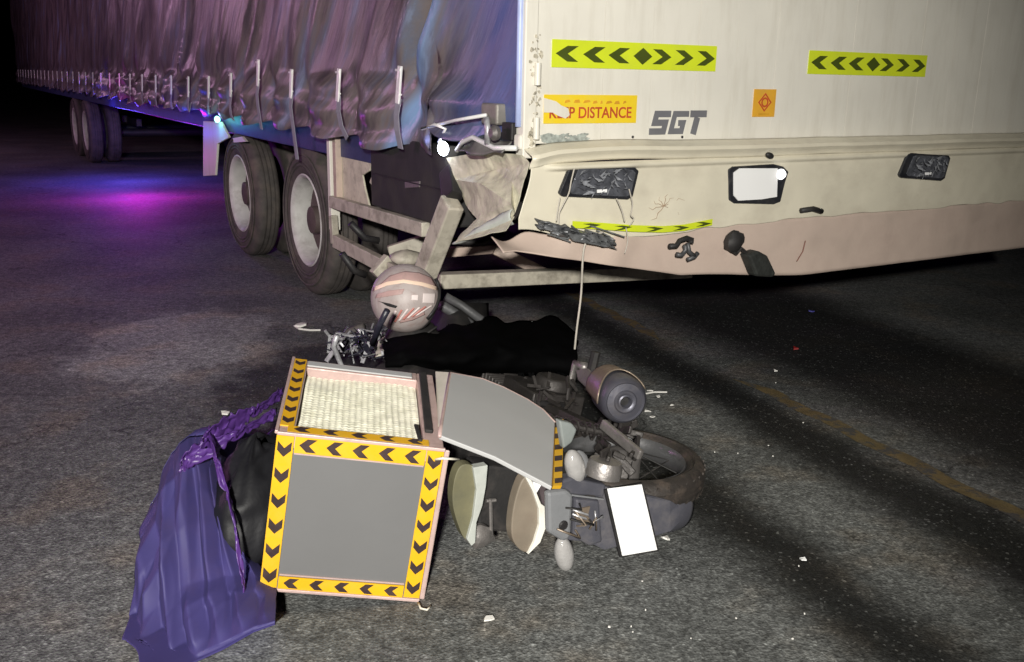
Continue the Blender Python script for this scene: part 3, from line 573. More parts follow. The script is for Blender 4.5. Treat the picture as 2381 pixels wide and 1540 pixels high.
def rear_lamp(dx):
    q = [(1325, 388), (1340, 384), (1478, 390), (1486, 398), (1472, 458), (1460, 465), (1308, 458), (1300, 450)]
    pts = [R(a, b, -.07) for a, b in q]; pts = [Vector((p.x + dx, p.y, p.z)) for p in pts]
    hb = MB().prism(pts, (0, 0.03, 0)).build('rear_lamp', LAMPB, lorry, bevel=0.006)
    c = sum(pts, Vector()) / 8
    inner = [c + (p - c) * 0.83 + Vector((0.012, -0.006, 0)) for p in pts]
    MB().prism(inner, (0, 0.005, 0)).build('lens', LAMPG, hb, bevel=0.002)
    random.seed(11)
    g = MB()
    for k in range(26):
        p = c + Vector(((random.random() - .5) * .26, -0.013 - 0.0004 * k, (random.random() - .5) * .10)); a = random.random() * pi; s = 0.012 + random.random() * .025
        g.prism([p + Vector((cos(a) * s, 0, sin(a) * s * .6)), p + Vector((-sin(a) * s * .25, 0, cos(a) * s * .25)), p - Vector((cos(a) * s, 0, sin(a) * s * .6)), p - Vector((-sin(a) * s * .2, 0, cos(a) * s * .2))], (0, 0.003, 0))
    g.build('broken_glass', LAMPG, hb)['kind'] = 'stuff'
    g = MB()
    for k in range(34):
        p = c + Vector(((random.random() - .5) * .27, -0.030 - 0.0003 * k, (random.random() - .5) * .10)); a = random.random() * pi; s = 0.008 + random.random() * .022
        g.prism([p + Vector((cos(a) * s, 0, sin(a) * s * .8)), p + Vector((-sin(a) * s * .3, -.004, cos(a) * s * .5)), p - Vector((cos(a) * s, .004, sin(a) * s * .7))], (0, 0.002, 0))
    g.build('broken_reflector', LAMPM, hb)['kind'] = 'stuff'
    g = MB(); p = c + Vector((-0.01, -0.028, -0.035)); g.box((p.x - .03, p.y, p.z - .007), (p.x + .022, p.y + .004, p.z + .007)); g.build('bulb_strip', PLATE, hb)
    return hb
rear_lamp(0); rear_lamp(2.22)
ph = MB().prism([R(a, b, -.062) for a, b in ((1695, 395), (1705, 388), (1800, 382), (1822, 388), (1834, 400), (1826, 424), (1815, 470), (1800, 476), (1708, 474), (1696, 466))], (0, 0.02, 0)).build('plate_housing', LAMPB, lorry, bevel=0.006)
MB().prism([R(a, b, -.068) for a, b in ((1706, 402), (1720, 392), (1808, 392), (1806, 458), (1770, 464), (1716, 467), (1706, 455))], (0, 0.005, 0)).build('number_plate', PLATE, ph)
MB().lathe([(0.001, -0.018), (0.016, -0.014), (0.026, 0), (0.026, 0.012), (0.001, 0.012)], R(1817, 406, -.072), (0, 1, 0), 20).build('round_lamp', GLOWP, ph, smooth='auto')
MB().ell(R(1789, 362, -.085), ((0.026, 0, -.006), (0, 0.014, 0), (0, 0, 0.015))).build('plate_lamp', DARK, lorry, smooth=True)
# chevron tape along the bumper bottom, bowed by the impact
tp = [R(1330, 527, -.075), R(1400, 531, -.078), R(1470, 536, -.08), R(1540, 538, -.08), R(1590, 534, -.078), R(1655, 521, -.072)]
def tpath(t):
    q = t * (len(tp) - 1); i = min(int(q), len(tp) - 2); return tp[i].lerp(tp[i + 1], q - i)
g = MB(); g.grid(40, 2, lambda a, b: tpath(a) + Vector((0, -0.001, 0.030 * (1 - b) - 0.006))); bt = g.build('reflective_tape', LIME, lorry, solid=0.001)
for c in (0.12, 0.33, 0.54, 0.76, 0.93):
    p = tpath(c) + Vector((0, -0.004, 0.009)); h = 0.010
    MB().prism([p + Vector(q) for q in ((0.055, 0, 0), (-.0, 0, h), (-0.045, 0, h), (0.004, 0, 0), (-0.045, 0, -h), (0, 0, -h))], (0, 0.0015, 0)).build('chevron', OLIVE, bt)
# lower skirt, bent down on the left
def skirt(a, b):
    x = -0.12 + (WID + 0.12) * a ** 1.25
    zt = 0.860 + 0.055 * smooth01(1 - (x + .05) / .75) - 0.025 * exp(-((x - .62) / .4) ** 2)
    zb = 0.815 - 0.185 * max(0, min(1, (x + .05) / .92)) - 0.075 * smooth01((x - .8) / 1.0)
    e_ = smooth01((x + .12) / .45); zt = zb + (zt - zb) * (0.45 + 0.55 * e_) + 0.02 * (1 - e_) * sin(x * 30)
    p = Vector((x, 0, zt + (zb - zt) * b)); px = 1220 + x * 410; return (p.x, -0.045 + 0.010 * (vn(p.x * 4, p.z * 6) - .5) + 0.004 * (vn(p.x * 15, p.z * 15) - .5) - 0.03 * b * exp(-((px - 1350) / 150) ** 2) + 0.10 * (1 - e_) * (1 - b) + 0.010 * sin(p.x * 21 + b * 2) * (1 - smooth01((p.x - .3) / .6)), p.z)
g = MB(); g.grid(130, 16, skirt); g.build('rear_skirt', PINKB if False else mat('skirt_paint', (0.60, 0.48, 0.41), 0.40, var=0.1, vscale=5, bump=0.12, bscale=8, dirt=(0.30, 0.22, 0.19), damt=0.35, dscale=5), lorry, smooth=True, solid=0.005)  # pinkish tint of the light is mixed into the skirt colour
# mangled strips below the lamp
random.seed(21); g = MB()
for k in range(9):
    a = (1255 + random.random() * 150, 520 + random.random() * 26); b = (a[0] + 30 + random.random() * 50, a[1] + 8 + random.random() * 20)
    p, q = R(*a, -.075 - .002 * k), R(*b, -.09 - .002 * k); g.bar(p, q, 0.006, 0.004 + random.random() * .010, (0, 1, 0))
g.build('mangled_strips', mat('mangled_grey', (0.16, 0.165, 0.17), 0.5, 0.3, var=0.4, vscale=25, bump=0.3, dirt=(0.03, 0.03, 0.03), damt=0.8, dscale=20), lorry)['kind'] = 'stuff'
for off, wq, sd in ((0, 20, 3), (9, 13, 11)):
    g = MB(); g.grid(46, 7, lambda a, b: Vector(R(1243 + 178 * a, 516 + off + 46 * a + (b - .5) * wq * (1 - .5 * abs(2 * a - 1) ** 3), -.085)) + Vector((0, -.05 * (1 - abs(2 * vn(a * 11 + sd, b * 2.5) - 1) - .3) - .02 * vn(a * 30, b * 5 + sd), .014 * (vn(a * 17 + sd, b * 3) - .5))))
    g.build('mangled_strip', mat('mangled_metal', (0.20, 0.205, 0.215), 0.4, 0.4, var=0.5, vscale=25, bump=0.3, dirt=(0.015, 0.015, 0.015), damt=1.2, dscale=14), lorry, smooth='auto', solid=.002)
g = MB().prism([R(1320, 545, -.12), R(1400, 545, -.12), R(1425, 568, -.12), R(1415, 576, -.12), R(1335, 562, -.12)], (0, 0.02, 0)); g.build('mangled_bracket', mat('mangled_grey', (0, 0, 0)), lorry, bevel=0.004)
random.seed(13)
cc = R(1545, 480, -.075)
for k in range(8):
    a = -.5 + k * .62 + random.random() * .3; l_ = .05 + random.random() * .09
    pts = [cc + Vector((cos(a + .25 * sin(q * 3)) * l_ * q / 4, -.0, sin(a + .25 * sin(q * 3)) * l_ * .8 * q / 4)) for q in range(5)]
    pts = [Vector((p.x, -.0685, p.z)) for p in pts]
    MB().tube(pts, [.0022, .002, .0016, .0012, .0006], 4).build('crack', mat('crack_brown', (.34, .24, .16), .8, bump=0), lorry)
# hook and rubber stop
q = [(1556, 574), (1572, 572), (1578, 562), (1596, 556), (1604, 560), (1606, 552), (1590, 546), (1570, 556)]
g = MB().tube([R(a, b, -.10) for a, b in ((1556, 573), (1572, 572), (1580, 560), (1596, 554), (1608, 558), (1606, 566))], 0.013, 8); g.build('tow_hook', DARK, lorry, smooth=True)
g = MB().tube([R(a, b, -.11) for a, b in ((1573, 592), (1584, 594), (1594, 582), (1592, 570))], 0.012, 8).tube([R(a, b, -.10) for a, b in ((1598, 566), (1602, 586), (1614, 596))], 0.011, 8).tube([R(a, b, -.10) for a, b in ((1598, 604), (1614, 598), (1622, 588))], 0.011, 8); g.build('shackle', mat('hook_grey', (0.10, 0.10, 0.105), 0.5, 0.4, var=0.3, bump=0.2), lorry, smooth=True)
g = MB().ell(R(1705, 562, -.09), ((0.055, 0, 0.02), (0, 0.04, 0), (-.015, 0, 0.05)), 12, 8, .25).tube([R(1690, 575, -.09), R(1712, 590, -.09), R(1722, 578, -.09), R(1738, 592, -.09)], 0.010, 6); g.build('broken_socket', DARK, lorry, smooth='auto')
g = MB().prism([R(a, b, -.06) for a, b in ((1716, 588), (1740, 578), (1762, 590), (1782, 632), (1774, 640), (1736, 638))], (0, -0.07, 0)); g.build('rubber_stop', mat('stop_rubber', (0.022, 0.024, 0.022), 0.7, var=0.3, vscale=30, bump=0.3), lorry, bevel=0.014)
g = MB().tube([R(1862, 490, -.07), R(1890, 486, -.07), R(1910, 492, -.07)], 0.014, 8); g.build('tow_hook', DARK, lorry, smooth=True)
MB().tube([R(1872, 560, -.06), R(1866, 585, -.06), R(1852, 608, -.06)], 0.003, 6).build('hanging_wire', mat('rusty_wire', (.20, .09, .07), .7, bump=0), lorry)

# ---- torn corner sheet, folded outward
V = dict(a=S(1038, 368, -.03), b=S(1130, 352, -.02), c=S(1213, 362, -.01), d=S(1228, 380, -.004), e=S(1197, 500, -.05), f=S(1174, 534, -.12), g=S(1058, 564, -.20), h=S(1106, 508, -.06), i=S(1084, 478, .00),
         j=S(1058, 418, -.03), k=S(1118, 428, -.075), l=S(1188, 474, -.09), m=S(1150, 395, .02), n=S(1190, 425, -.03), o=S(1140, 520, -.09))
ids = {q: i for i, q in enumerate(V)}
F_ = ['abmj', 'bcdm', 'dnm', 'den', 'jmk', 'mnlk', 'nel', 'jki', 'klhi', 'leoh', 'efo', 'hog', 'ofg']
g = MB(); g.add(V.values(), [[ids[c] for c in f] for f in F_])
o = g.build('torn_corner_sheet', TORN, lorry, solid=0.005)
o.modifiers.remove(o.modifiers['thickness']); q = o.modifiers.new('round', 'SUBSURF'); q.subdivision_type = 'SIMPLE'; q.levels = q.render_levels = 4
tx = bpy.data.textures.new('dents', 'CLOUDS'); tx.noise_scale = 0.09
q = o.modifiers.new('dents', 'DISPLACE'); q.texture = tx; q.strength = 0.016; q.mid_level = .5; q.texture_coords = 'LOCAL'
q = o.modifiers.new('thickness', 'SOLIDIFY'); q.thickness = 0.004
g = MB().prism([S(1188, 512, -.06), S(1202, 486, -.06), S(1206, 470, -.06), S(1196, 500, -.06)], (0.02, 0, 0)); g.build('tear_gap', DARK, lorry)
g = MB(); g.grid(24, 5, lambda a, b: Vector(S(1195 - 135 * a, 500 + 66 * a, -.06 - .12 * a)) + Vector((-.02 * sin(b * 3), 0, (b - .5) * 0.07 * (1 - a * .75) + 0.012 * (vn(a * 9, b * 3) - .5)))); g.build('folded_flange', GREENW, lorry, smooth=True, solid=0.004)
# door lock and hinges at the corner
lk = MB().box((-0.05, 0.14, 1.33), (0.03, 0.28, 1.42)).build('corner_lock', mat('lock_grey', (0.24, 0.225, 0.20), 0.5, 0.3, var=0.3, bump=0.25, dirt=(0.07, 0.06, 0.05), damt=0.7), lorry, bevel=0.01)
MB().tube([(-0.07, 0.19, 1.36), (-0.075, 0.17, 1.31), (-0.07, 0.18, 1.25)], 0.014, 8).build('lock_handle', SCRAP, lk, smooth=True)
MB().box((-0.03, 0.045, 1.27), (0.02, 0.13, 1.345)).build('lock_bolt', DARK, lk, bevel=0.006)
MB().lathe([(0.001, 0), (0.03, 0), (0.034, 0.02), (0.02, 0.035), (0.001, 0.035)], (-0.06, 0.11, 1.30), (-1, 0, 0), 14).build('lock_knob', METAL, lk, smooth='auto')
g = MB(); g.grid(30, 6, lambda a, b: (-0.03 - 0.05 * b + 0.015 * sin(a * 8), 0.04 + 0.42 * a, 1.275 - 0.055 * b + 0.02 * (vn(a * 5, b * 2) - .5) - 0.03 * a)); g.build('crushed_sill', mat('sill_grey', (0.17, 0.165, 0.155), 0.5, 0.2, var=0.3, bump=0.3, dirt=(0.05, 0.045, 0.04), damt=0.7), lorry, smooth=True, solid=0.006)
g = MB(); g.tube([S(1020, 330, -.05), S(1035, 300, -.08), S(1010, 290, -.09), S(980, 300, -.07), S(1060, 280, -.09), S(1130, 268, -.06)], 0.008, 6).tube([S(1062, 350, -.05), S(1075, 330, -.07), S(1100, 320, -.06), S(1150, 345, -.06), S(1200, 345, -.05)], 0.012, 6); g.build('loose_tie', CHROME, lorry, smooth=True)
g = MB().box((-0.022, -0.01, 1.235), (0.03, 0.045, 1.30)); g.build('corner_casting', CREAM, lorry, bevel=0.012)
# wires hanging from the broken lamp
def wire(pts, r=0.0035, y=-.10, m=WIRE):
    P3 = [R(a, b, y) for a, b in pts]; out = []
    for i in range(len(P3) - 1):
        for k in range(6):
            t = k / 6; p0 = P3[max(i - 1, 0)]; p3 = P3[min(i + 2, len(P3) - 1)]
            out.append(0.5 * ((2 * P3[i]) + (P3[i + 1] - p0) * t + (2 * p0 - 5 * P3[i] + 4 * P3[i + 1] - p3) * t * t + (-p0 + 3 * P3[i] - 3 * P3[i + 1] + p3) * t ** 3))
    out.append(P3[-1]); return MB().tube(out, r, 6).build('hanging_wire', m, lorry, smooth=True)
wire([(1335, 392), (1328, 420), (1322, 450), (1308, 478), (1299, 500), (1300, 545)], 0.0035)
wire([(1302, 460), (1296, 490), (1293, 515)], 0.003)
wire([(1462, 440), (1470, 475), (1466, 500), (1473, 510), (1463, 525)], 0.003)
wire([(1433, 462), (1445, 490), (1452, 516)], 0.003)
wire([(1402, 540), (1370, 552), (1358, 575), (1354, 610), (1352, 660), (1349, 700), (1340, 770), (1334, 832)], 0.0050)
wire([(1455, 530), (1459, 560), (1452, 590)], 0.0025)

# ================================================================== MOTORCYCLE (lying on its left side)
HB, TB = radians(27), radians(78)
Fv = Vector((-sin(HB), cos(HB), 0)); Uv = Vector((-cos(HB), -sin(HB), 0)) * sin(TB) + Vector((0, 0, cos(TB))); Yv = Uv.cross(Fv)
WC = P(1445, 1085, 0.2)
BM_ = Matrix(((Fv.x, Yv.x, Uv.x, WC.x), (Fv.y, Yv.y, Uv.y, WC.y), (Fv.z, Yv.z, Uv.z, WC.z), (0, 0, 0, 1))); BI = BM_.inverted()
bike = thing('motorcycle', 'wrecked delivery motorcycle lying on its side with its rear wheel and tail towards the camera', 'motorcycle', BM_)
def BL(px, py, lat): return BI @ hit(px, py, WC - Yv * lat, Yv)        # on a plane beside the bike's middle, lat metres to its right
def BX(px, py, x): return BI @ hit(px, py, WC + Fv * x, Fv)            # on a plane across the bike, x metres ahead of the rear axle
def B(px, py, z): return BI @ P(px, py, z)
# rear wheel
def bwheel(c, par, r=0.285):
    wh = thing('rear_wheel', 'x', 'x'); del wh['label'], wh['category']; wh.parent = par
    pr = [(r - .068, -.034), (r - .064, -.042), (r - .050, -.050), (r - .046, -.046), (r - .040, -.054), (r - .018, -.050), (r - .003, -.034), (r, -.012), (r - .006, -.008), (r - .006, .008), (r, .012), (r - .003, .034), (r - .018, .050), (r - .040, .054), (r - .046, .046), (r - .050, .050), (r - .064, .042), (r - .068, .034)]
    t = MB().lathe(pr, c, (0, 1, 0), 72)
    for k in range(44):
        a = 2 * pi * k / 44; d = Vector((cos(a), 0, sin(a)))
        for sgn in (-1, 1):
            q = Vector(c) + d * (r - 0.004) + Vector((0, sgn * 0.026, 0)); t.bar(q - Vector((-sin(a), 0, cos(a))) * .010 + Vector((0, sgn * .012, 0)), q + Vector((-sin(a), 0, cos(a))) * .010, 0.008, 0.005, d)
    t.build('tyre', BRUBBER, wh, smooth='auto')
    MB().lathe([(r - .068, -.034), (r - .071, -.040), (r - .082, -.028), (r - .088, 0), (r - .082, .028), (r - .071, .040), (r - .068, .034)], c, (0, 1, 0), 64).build('rim', mat('bike_rim', (0.30, 0.30, 0.31), 0.35, 0.8, var=0.2, bump=0.1, dirt=(0.05, 0.045, 0.04), damt=0.6, dscale=16), wh, smooth='auto')
    g = MB().lathe([(0.001, -.07), (0.03, -.07), (0.05, -.06), (0.065, -.05), (0.065, .05), (0.05, .06), (0.03, .07), (0.001, .07)], c, (0, 1, 0), 24); g.build('hub', METAL, wh, smooth='auto')
    g = MB()
    for k in range(18):
        a = 2 * pi * k / 18; sgn = -1 if k % 2 else 1; d = Vector((cos(a), 0, sin(a))); e2 = Vector((cos(a + .5 * sgn), 0, sin(a + .5 * sgn)))
        g.tube([Vector(c) + d * .06 + Vector((0, sgn * .045, 0)), Vector(c) + e2 * (r - .09)], 0.0022, 5)
    g.build('spokes', PLASTD, wh)
    return wh
rw = bwheel((0, 0, 0), bike, 0.292); rw.rotation_euler = (radians(-9), 0, 0)
bwheel((1.26, 0.02, 0.0), bike).name = 'front_wheel'
# swing arm, chain case, shock, frame
for q in (-1, 1): MB().bar((0.0, q * 0.085, 0.0), (0.48, q * 0.07, 0.06), 0.03, 0.05).build('swing_arm', DMETAL, bike, bevel=0.005)
g = MB().prism([(-.06, 0.10, -.04), (0.44, 0.10, -.03), (0.46, 0.10, 0.10), (0.0, 0.10, 0.09), (-.07, 0.10, 0.04)], (0, 0.03, 0)); g.build('chain_case', PLASTD, bike, bevel=0.008)
for s in (-1, 1):
    a, b = Vector((0.03, s * .105, 0.03)), Vector((0.13, s * .12, 0.36)); g = MB().tube([a, b], 0.012, 8)
    pts = [a.lerp(b, 0.15 + 0.7 * k / 60) + Vector((0.026 * cos(k * .85), 0.026 * sin(k * .85), 0)) for k in range(61)]
    g.tube(pts, 0.005, 5); g.build('shock_absorber', DMETAL, bike, smooth='auto')
for q in (-1, 1): MB().tube([(-.2, q * .09, .42), (.15, q * .10, .40), (.5, q * .09, .30), (.85, q * .03, .42), (.98, 0, .55)], 0.016, 8).build('frame_tube', DARK, bike, smooth=True)
MB().tube([(.5, -.08, .3), (.45, -.08, .0), (.6, -.08, -.08)], 0.016, 8).build('frame_tube', DARK, bike, smooth=True)
g = MB().box((0.46, -.12, -.10), (0.72, .12, .14)).lathe([(0.001, 0), (.07, 0), (.08, .02), (.08, .05), (.001, .05)], (0.56, -.17, 0.0), (0, 1, 0), 20).tube([(.72, 0, .05), (.92, 0, .09)], .06, 14)
for k in range(6): g.box((0.74 + k * .03, -.085, -.03), (0.752 + k * .03, .085, .15))
g.build('engine', DMETAL, bike, smooth='auto', bevel=0.008)
g = MB().tube([(.46, -.15, -.10), (.46, -.30, -.10)], .012, 8).tube([(.46, -.21, -.10), (.46, -.31, -.10)], .02, 8); g.build('footpeg', PLASTD, bike, smooth='auto')
def loft(secs, name, m, par=bike, n=20, sub=0):
    g = MB(); vs = []
    for x, yc, zc, hy, hz, e in secs:
        for k in range(n):
            t = 2 * pi * k / n; c, s = cos(t), sin(t)
            vs.append((x, yc + hy * math.copysign(abs(c) ** e, c), zc + hz * math.copysign(abs(s) ** e, s)))
    m_ = len(secs); fs = [(i * n + k, i * n + (k + 1) % n, (i + 1) * n + (k + 1) % n, (i + 1) * n + k) for i in range(m_ - 1) for k in range(n)] + [tuple(range(n)), tuple((m_ - 1) * n + k for k in range(n))]
    g.add(vs, fs); return g.build(name, m, par, smooth='auto')
loft([(-.12, 0, .50, .09, .03, .6), (0.0, 0, .53, .13, .05, .7), (.25, 0, .53, .14, .06, .7), (.5, 0, .50, .12, .06, .7), (.62, 0, .51, .08, .05, .7)], 'seat', PLASTD)
loft([(.35, 0, .34, .09, .10, .7), (.6, 0, .33, .11, .13, .7), (.85, 0, .40, .10, .12, .7), (1.0, 0, .50, .06, .10, .8)], 'centre_fairing', PLASTD)
loft([(-.30, .05, .33, .06, .04, .6), (-.1, .03, .36, .10, .09, .6), (.2, 0, .36, .12, .09, .6), (.4, 0, .36, .10, .07, .6)], 'under_seat', PLASTD)
g = MB().tube([(.98, 0, .55), (1.02, 0, .72), (1.02, -.10, .78), (1.0, -.15, .78)], 0.012, 8).tube([(1.02, 0, .72), (1.02, .10, .78), (0.96, .2, .80)], 0.012, 8); g.build('handlebar', SCRAP, bike, smooth=True)
for q in (-1, 1): MB().tube([(1.0, q * .08, .50), (1.26, q * .08, .0)], 0.02, 8).build('fork_leg', DMETAL, bike, smooth=True)
# mangled front end
random.seed(31); g = MB(); g2 = MB()
for k in range(150):
    px, py = 765 + random.random() * 140, 752 + random.random() * 80
    if py < 752 + (905 - px) * .30 - 0: py += 22
    z = 0.15 + random.random() * 0.22; p = B(px, py, z); a = Vector((random.gauss(0, 1), random.gauss(0, 1), random.gauss(0, 1))).normalized() * (0.012 + random.random() ** 2 * .065)
    (g if random.random() < .36 else g2).bar(p - a, p + a, 0.003 + random.random() * .007, 0.004 + random.random() ** 2 * .022, Vector((random.random(), random.random(), 1)))
g.build('mangled_bar_end', SCRAP, bike)['kind'] = 'stuff'; o = g2.build('mangled_cowl', mat('cowl_navy', (0.022, 0.022, 0.035), 0.4, var=0.3, bump=0.2, dirt=(0.10, 0.10, 0.12), damt=0.5, dscale=20), bike); o['kind'] = 'stuff'
g = MB().tube([B(770, 828, .16), B(790, 800, .2), B(812, 770, .26), B(845, 760, .3)], 0.018, 8).build('broken_grip', RUBBER, bike, smooth=True); g = MB().tube([B(866, 800, .45), B(884, 752, .56), B(900, 722, .62)], 0.014, 8); g.build('brake_lever', mat('cowl_navy', (0, 0, 0)), bike, smooth=True)
g = MB().prism([B(880, 792, .3), B(902, 775, .32), B(906, 822, .3), B(872, 826, .28)], (0, 0.02, 0.0)); g.build('cracked_mirror', WHITEF, bike)
g = MB().ell(B(842, 772, .3), ((.03, 0, 0), (0, .02, 0), (0, 0, .03)), 10, 7, .2); g.build('bulb_holder', SCRAP, bike, smooth=True)
g = MB().tube([B(1035, 690, .45), B(1075, 712, .4), B(1120, 745, .34)], 0.022, 8).tube([B(1025, 710, .42), B(1060, 730, .36), B(1100, 760, .3)], 0.026, 8); g.build('leg_guard', mat('guard_grey', (0.13, 0.13, 0.135), 0.5, 0.3, var=0.3, bump=0.2, dirt=(.04, .04, .04), damt=.6), bike, smooth=True)
g = MB().grid(14, 10, lambda a, b: BI @ (P(985 + 150 * a, 705 + 70 * b, .30 + .10 * sin(pi * a) - .08 * b))); g.build('front_shield', PLASTD, bike, smooth=True, solid=.006)
# muffler: canister towards the camera, bronze heat shield
MS = 1.28; m1 = B(1455, 936, 0.42); m0 = B(1374, 866, 0.40); ax = (m1 - m0).normalized()
g = MB().lathe([(0.001, -.004), (0.016, -.004), (0.017, -.012), (0.012, -.03), (0.012, -.05), (0.001, -.05)], m1, ax, 24); pipe_end = g
mu = MB().lathe([(q * MS, h_) for q, h_ in [(0.012, -0.016), (0.014, -.010), (0.016, -0.002), (0.020, -0.004), (0.026, 0.000), (0.030, 0.000), (0.034, -0.006), (0.052, -0.010), (0.056, -0.004), (0.062, -0.012), (0.066, -0.022), (0.068, -0.04), (0.066, -.15), (0.060, -.19), (0.03, -.22), (0.02, -.22)]], m1, ax, 40, closed=True).build('muffler', MUF, bike, smooth='auto')
MB().lathe([(0.001, -0.016), (0.0155, -0.016), (0.0155, -0.03), (0.001, -0.03)], m1, ax, 20).build('outlet', DARK, mu)
g = MB().tube([m0 - ax * 0.08, m0 - ax * .2 + Vector((.03, .02, -.02)), Vector((.62, -.10, -.12)), Vector((.85, -.05, -.02))], 0.02, 10); g.build('exhaust_pipe', METAL, bike, smooth=True)
a_ = ax.orthogonal().normalized(); b_ = ax.cross(a_)
wu = (BI.to_3x3() @ Vector((0, 0, 1))); wu = (wu - ax * wu.dot(ax)).normalized(); ws_ = ax.cross(wu)
def shield(a, b):
    t = (b - .5) * 2.9 + .25; l_ = 0.070 + 0.15 * a + (0.035 * cos((b - .4) * 6) * (1 - a)); r = 0.094 - 0.012 * a
    return m1 - ax * l_ + (wu * cos(t) + ws_ * sin(t)) * r
g = MB().grid(16, 22, shield); sh = g.build('heat_shield', SHIELD, mu, smooth=True, solid=0.004)
c0 = B(1362, 885, 0.425); c1 = m1 - ax * .16
g = MB(); g.add([B(1340, 862, .42), B(1368, 858, .445), B(1392, 882, .445), B(1384, 912, .42), B(1366, 905, .40), B(1345, 885, .40)], [(0, 1, 2, 3, 4, 5)]); g.build('guard_plate', METAL, mu, solid=0.012, bevel=0.003)
# fender, plate and tail
def fender(a, b):
    t = radians(-150 + 118 * a) ; lat = (b - .5) * 0.17
    r = 0.315 - 0.05 * (2 * abs(b - .5)) ** 2.5
    return Vector((0.03 - r * abs(cos(t)) * 1.0 if False else 0.02 + r * cos(radians(205 - 88 * a)) , 0.06 - lat, r * sin(radians(205 - 88 * a)) + 0.0))
g = MB().grid(22, 14, fender); g.build('rear_fender', PLASTIC, bike, smooth=True, solid=0.005)
ft = [BX(1300, 1140, -.27), BX(1345, 1120, -.27), BX(1425, 1135, -.28), BX(1500, 1150, -.3), BX(1560, 1165, -.3), BX(1602, 1192, -.28), BX(1560, 1236, -.3), BX(1480, 1262, -.3), BX(1405, 1280, -.3), BX(1370, 1262, -.29), BX(1300, 1255, -.27)]
g = MB().prism(ft, (0.012, 0, 0)); g.build('fender_flap', PLASTIC, bike, bevel=0.005)
MB().prism([BX(a, b, -.325) for a, b in ((1412, 1137), (1492, 1127), (1528, 1279), (1447, 1293))], (0.004, 0, 0)).build('number_plate', PLATE, bike, bevel=0.001)
MB().prism([BX(a, b, -.318) for a, b in ((1405, 1140), (1495, 1124), (1532, 1282), (1441, 1296))], (0.006, 0, 0)).build('plate_bracket', DARK, bike)
tl = MB().prism([BX(a, b, -.34) for a, b in ((1272, 1145), (1320, 1140), (1334, 1152), (1328, 1252), (1312, 1262), (1274, 1240))], (0.03, 0, 0)).build('tail_lamp', PLASTG, bike, bevel=0.012)
MB().prism([BX(a, b, -.33) for a, b in ((1338, 1160), (1395, 1165), (1402, 1262), (1372, 1272), (1334, 1250))], (0.03, 0, 0)).build('tail_bracket', PLASTIC, bike, bevel=0.01)
MB().prism([BX(a, b, -.335) for a, b in ((1340, 1185), (1372, 1178), (1366, 1200), (1378, 1215), (1356, 1225), (1338, 1205))], (0.012, 0, 0)).build('torn_wiring', SHIELD, bike)
MB().prism([BX(a, b, -.30) for a, b in ((1272, 1128), (1330, 1112), (1410, 1128), (1404, 1158), (1300, 1150))], (0.05, 0, 0)).build('tail_cover', PLASTIC, bike, bevel=0.008)
g = MB().lathe([(0.001, -.002), (.012, -.002), (.016, .003), (.016, .006), (.001, .006)], BX(1311, 1223, -.345), (1, 0, 0), 12); g.build('screw', DARK, bike)
def indicator(c, a, b, d):
    st = MB().ell(c, (a, b, d), 20, 14).build('indicator', LENS, bike, smooth=True)
    return st
def px_axis(px0, py0, px1, py1, x): return BX(px1, py1, x) - BX(px0, py0, x)
c = BX(1336, 1085, -.28); indicator(c, px_axis(1336, 1085, 1358, 1082, -.28), (0.03, 0, 0), px_axis(1336, 1085, 1330, 1046, -.28))
c = BX(1311, 1288, -.30); indicator(c, px_axis(1311, 1288, 1332, 1288, -.3), (0.03, 0, 0), px_axis(1311, 1288, 1309, 1248, -.3))
g = MB().tube([BX(1312, 1252, -.29), BX(1316, 1228, -.27)], 0.010, 8).tube([BX(1338, 1112, -.27), BX(1344, 1135, -.25)], 0.010, 8); g.build('indicator_stalk', PLASTD, bike)
MB().ell(BX(1346, 1082, -.25), ((0.02, 0, 0), px_axis(1336, 1085, 1360, 1085, -.25), px_axis(1336, 1085, 1336, 1050, -.25)), 14, 8).build('indicator_housing', PLASTG, bike, smooth=True)
# torn side fairings seen from behind
def chaikin(p, n=2):
    for _ in range(n):
        p = [q for k in range(len(p)) for q in ((p[k][0] * .75 + p[(k + 1) % len(p)][0] * .25, p[k][1] * .75 + p[(k + 1) % len(p)][1] * .25), (p[k][0] * .25 + p[(k + 1) % len(p)][0] * .75, p[k][1] * .25 + p[(k + 1) % len(p)][1] * .75))]
    return p
def fairing(inner, rim, x, m_in, m_rim, depth):
    f = MB().prism([BX(a, b, x) for a, b in chaikin(inner)], (depth, 0, 0)).build('side_fairing', m_in, bike, bevel=0.006)
    MB().prism([BX(a, b, x - .012) for a, b in rim], (0.03, 0, 0)).build('fairing_edge', m_rim, f, bevel=0.002)
fairing([(1218, 1105), (1238, 1118), (1248, 1150), (1258, 1185), (1257, 1225), (1244, 1270), (1228, 1288), (1205, 1278), (1188, 1250), (1190, 1200), (1200, 1150)],
        [(1216, 1100), (1228, 1098), (1245, 1140), (1258, 1172), (1272, 1182), (1272, 1220), (1256, 1262), (1228, 1290), (1242, 1262), (1254, 1222), (1253, 1185), (1240, 1145)], -.27, COWL, WHITEP, 0.04)
fairing([(1072, 1078), (1105, 1082), (1108, 1110), (1100, 1190), (1092, 1240), (1082, 1262), (1062, 1215), (1050, 1165), (1056, 1110)],
        [(1100, 1088), (1134, 1082), (1130, 1130), (1122, 1175), (1108, 1215), (1105, 1262), (1096, 1270), (1086, 1255), (1100, 1205), (1108, 1140)], -.22, COWLO, GREENW, 0.04)
MB().prism([BX(a, b, -.27) for a, b in ((1238, 1120), (1258, 1128), (1246, 1148))], (0.02, 0, 0)).build('white_chip', PLATE, bike)
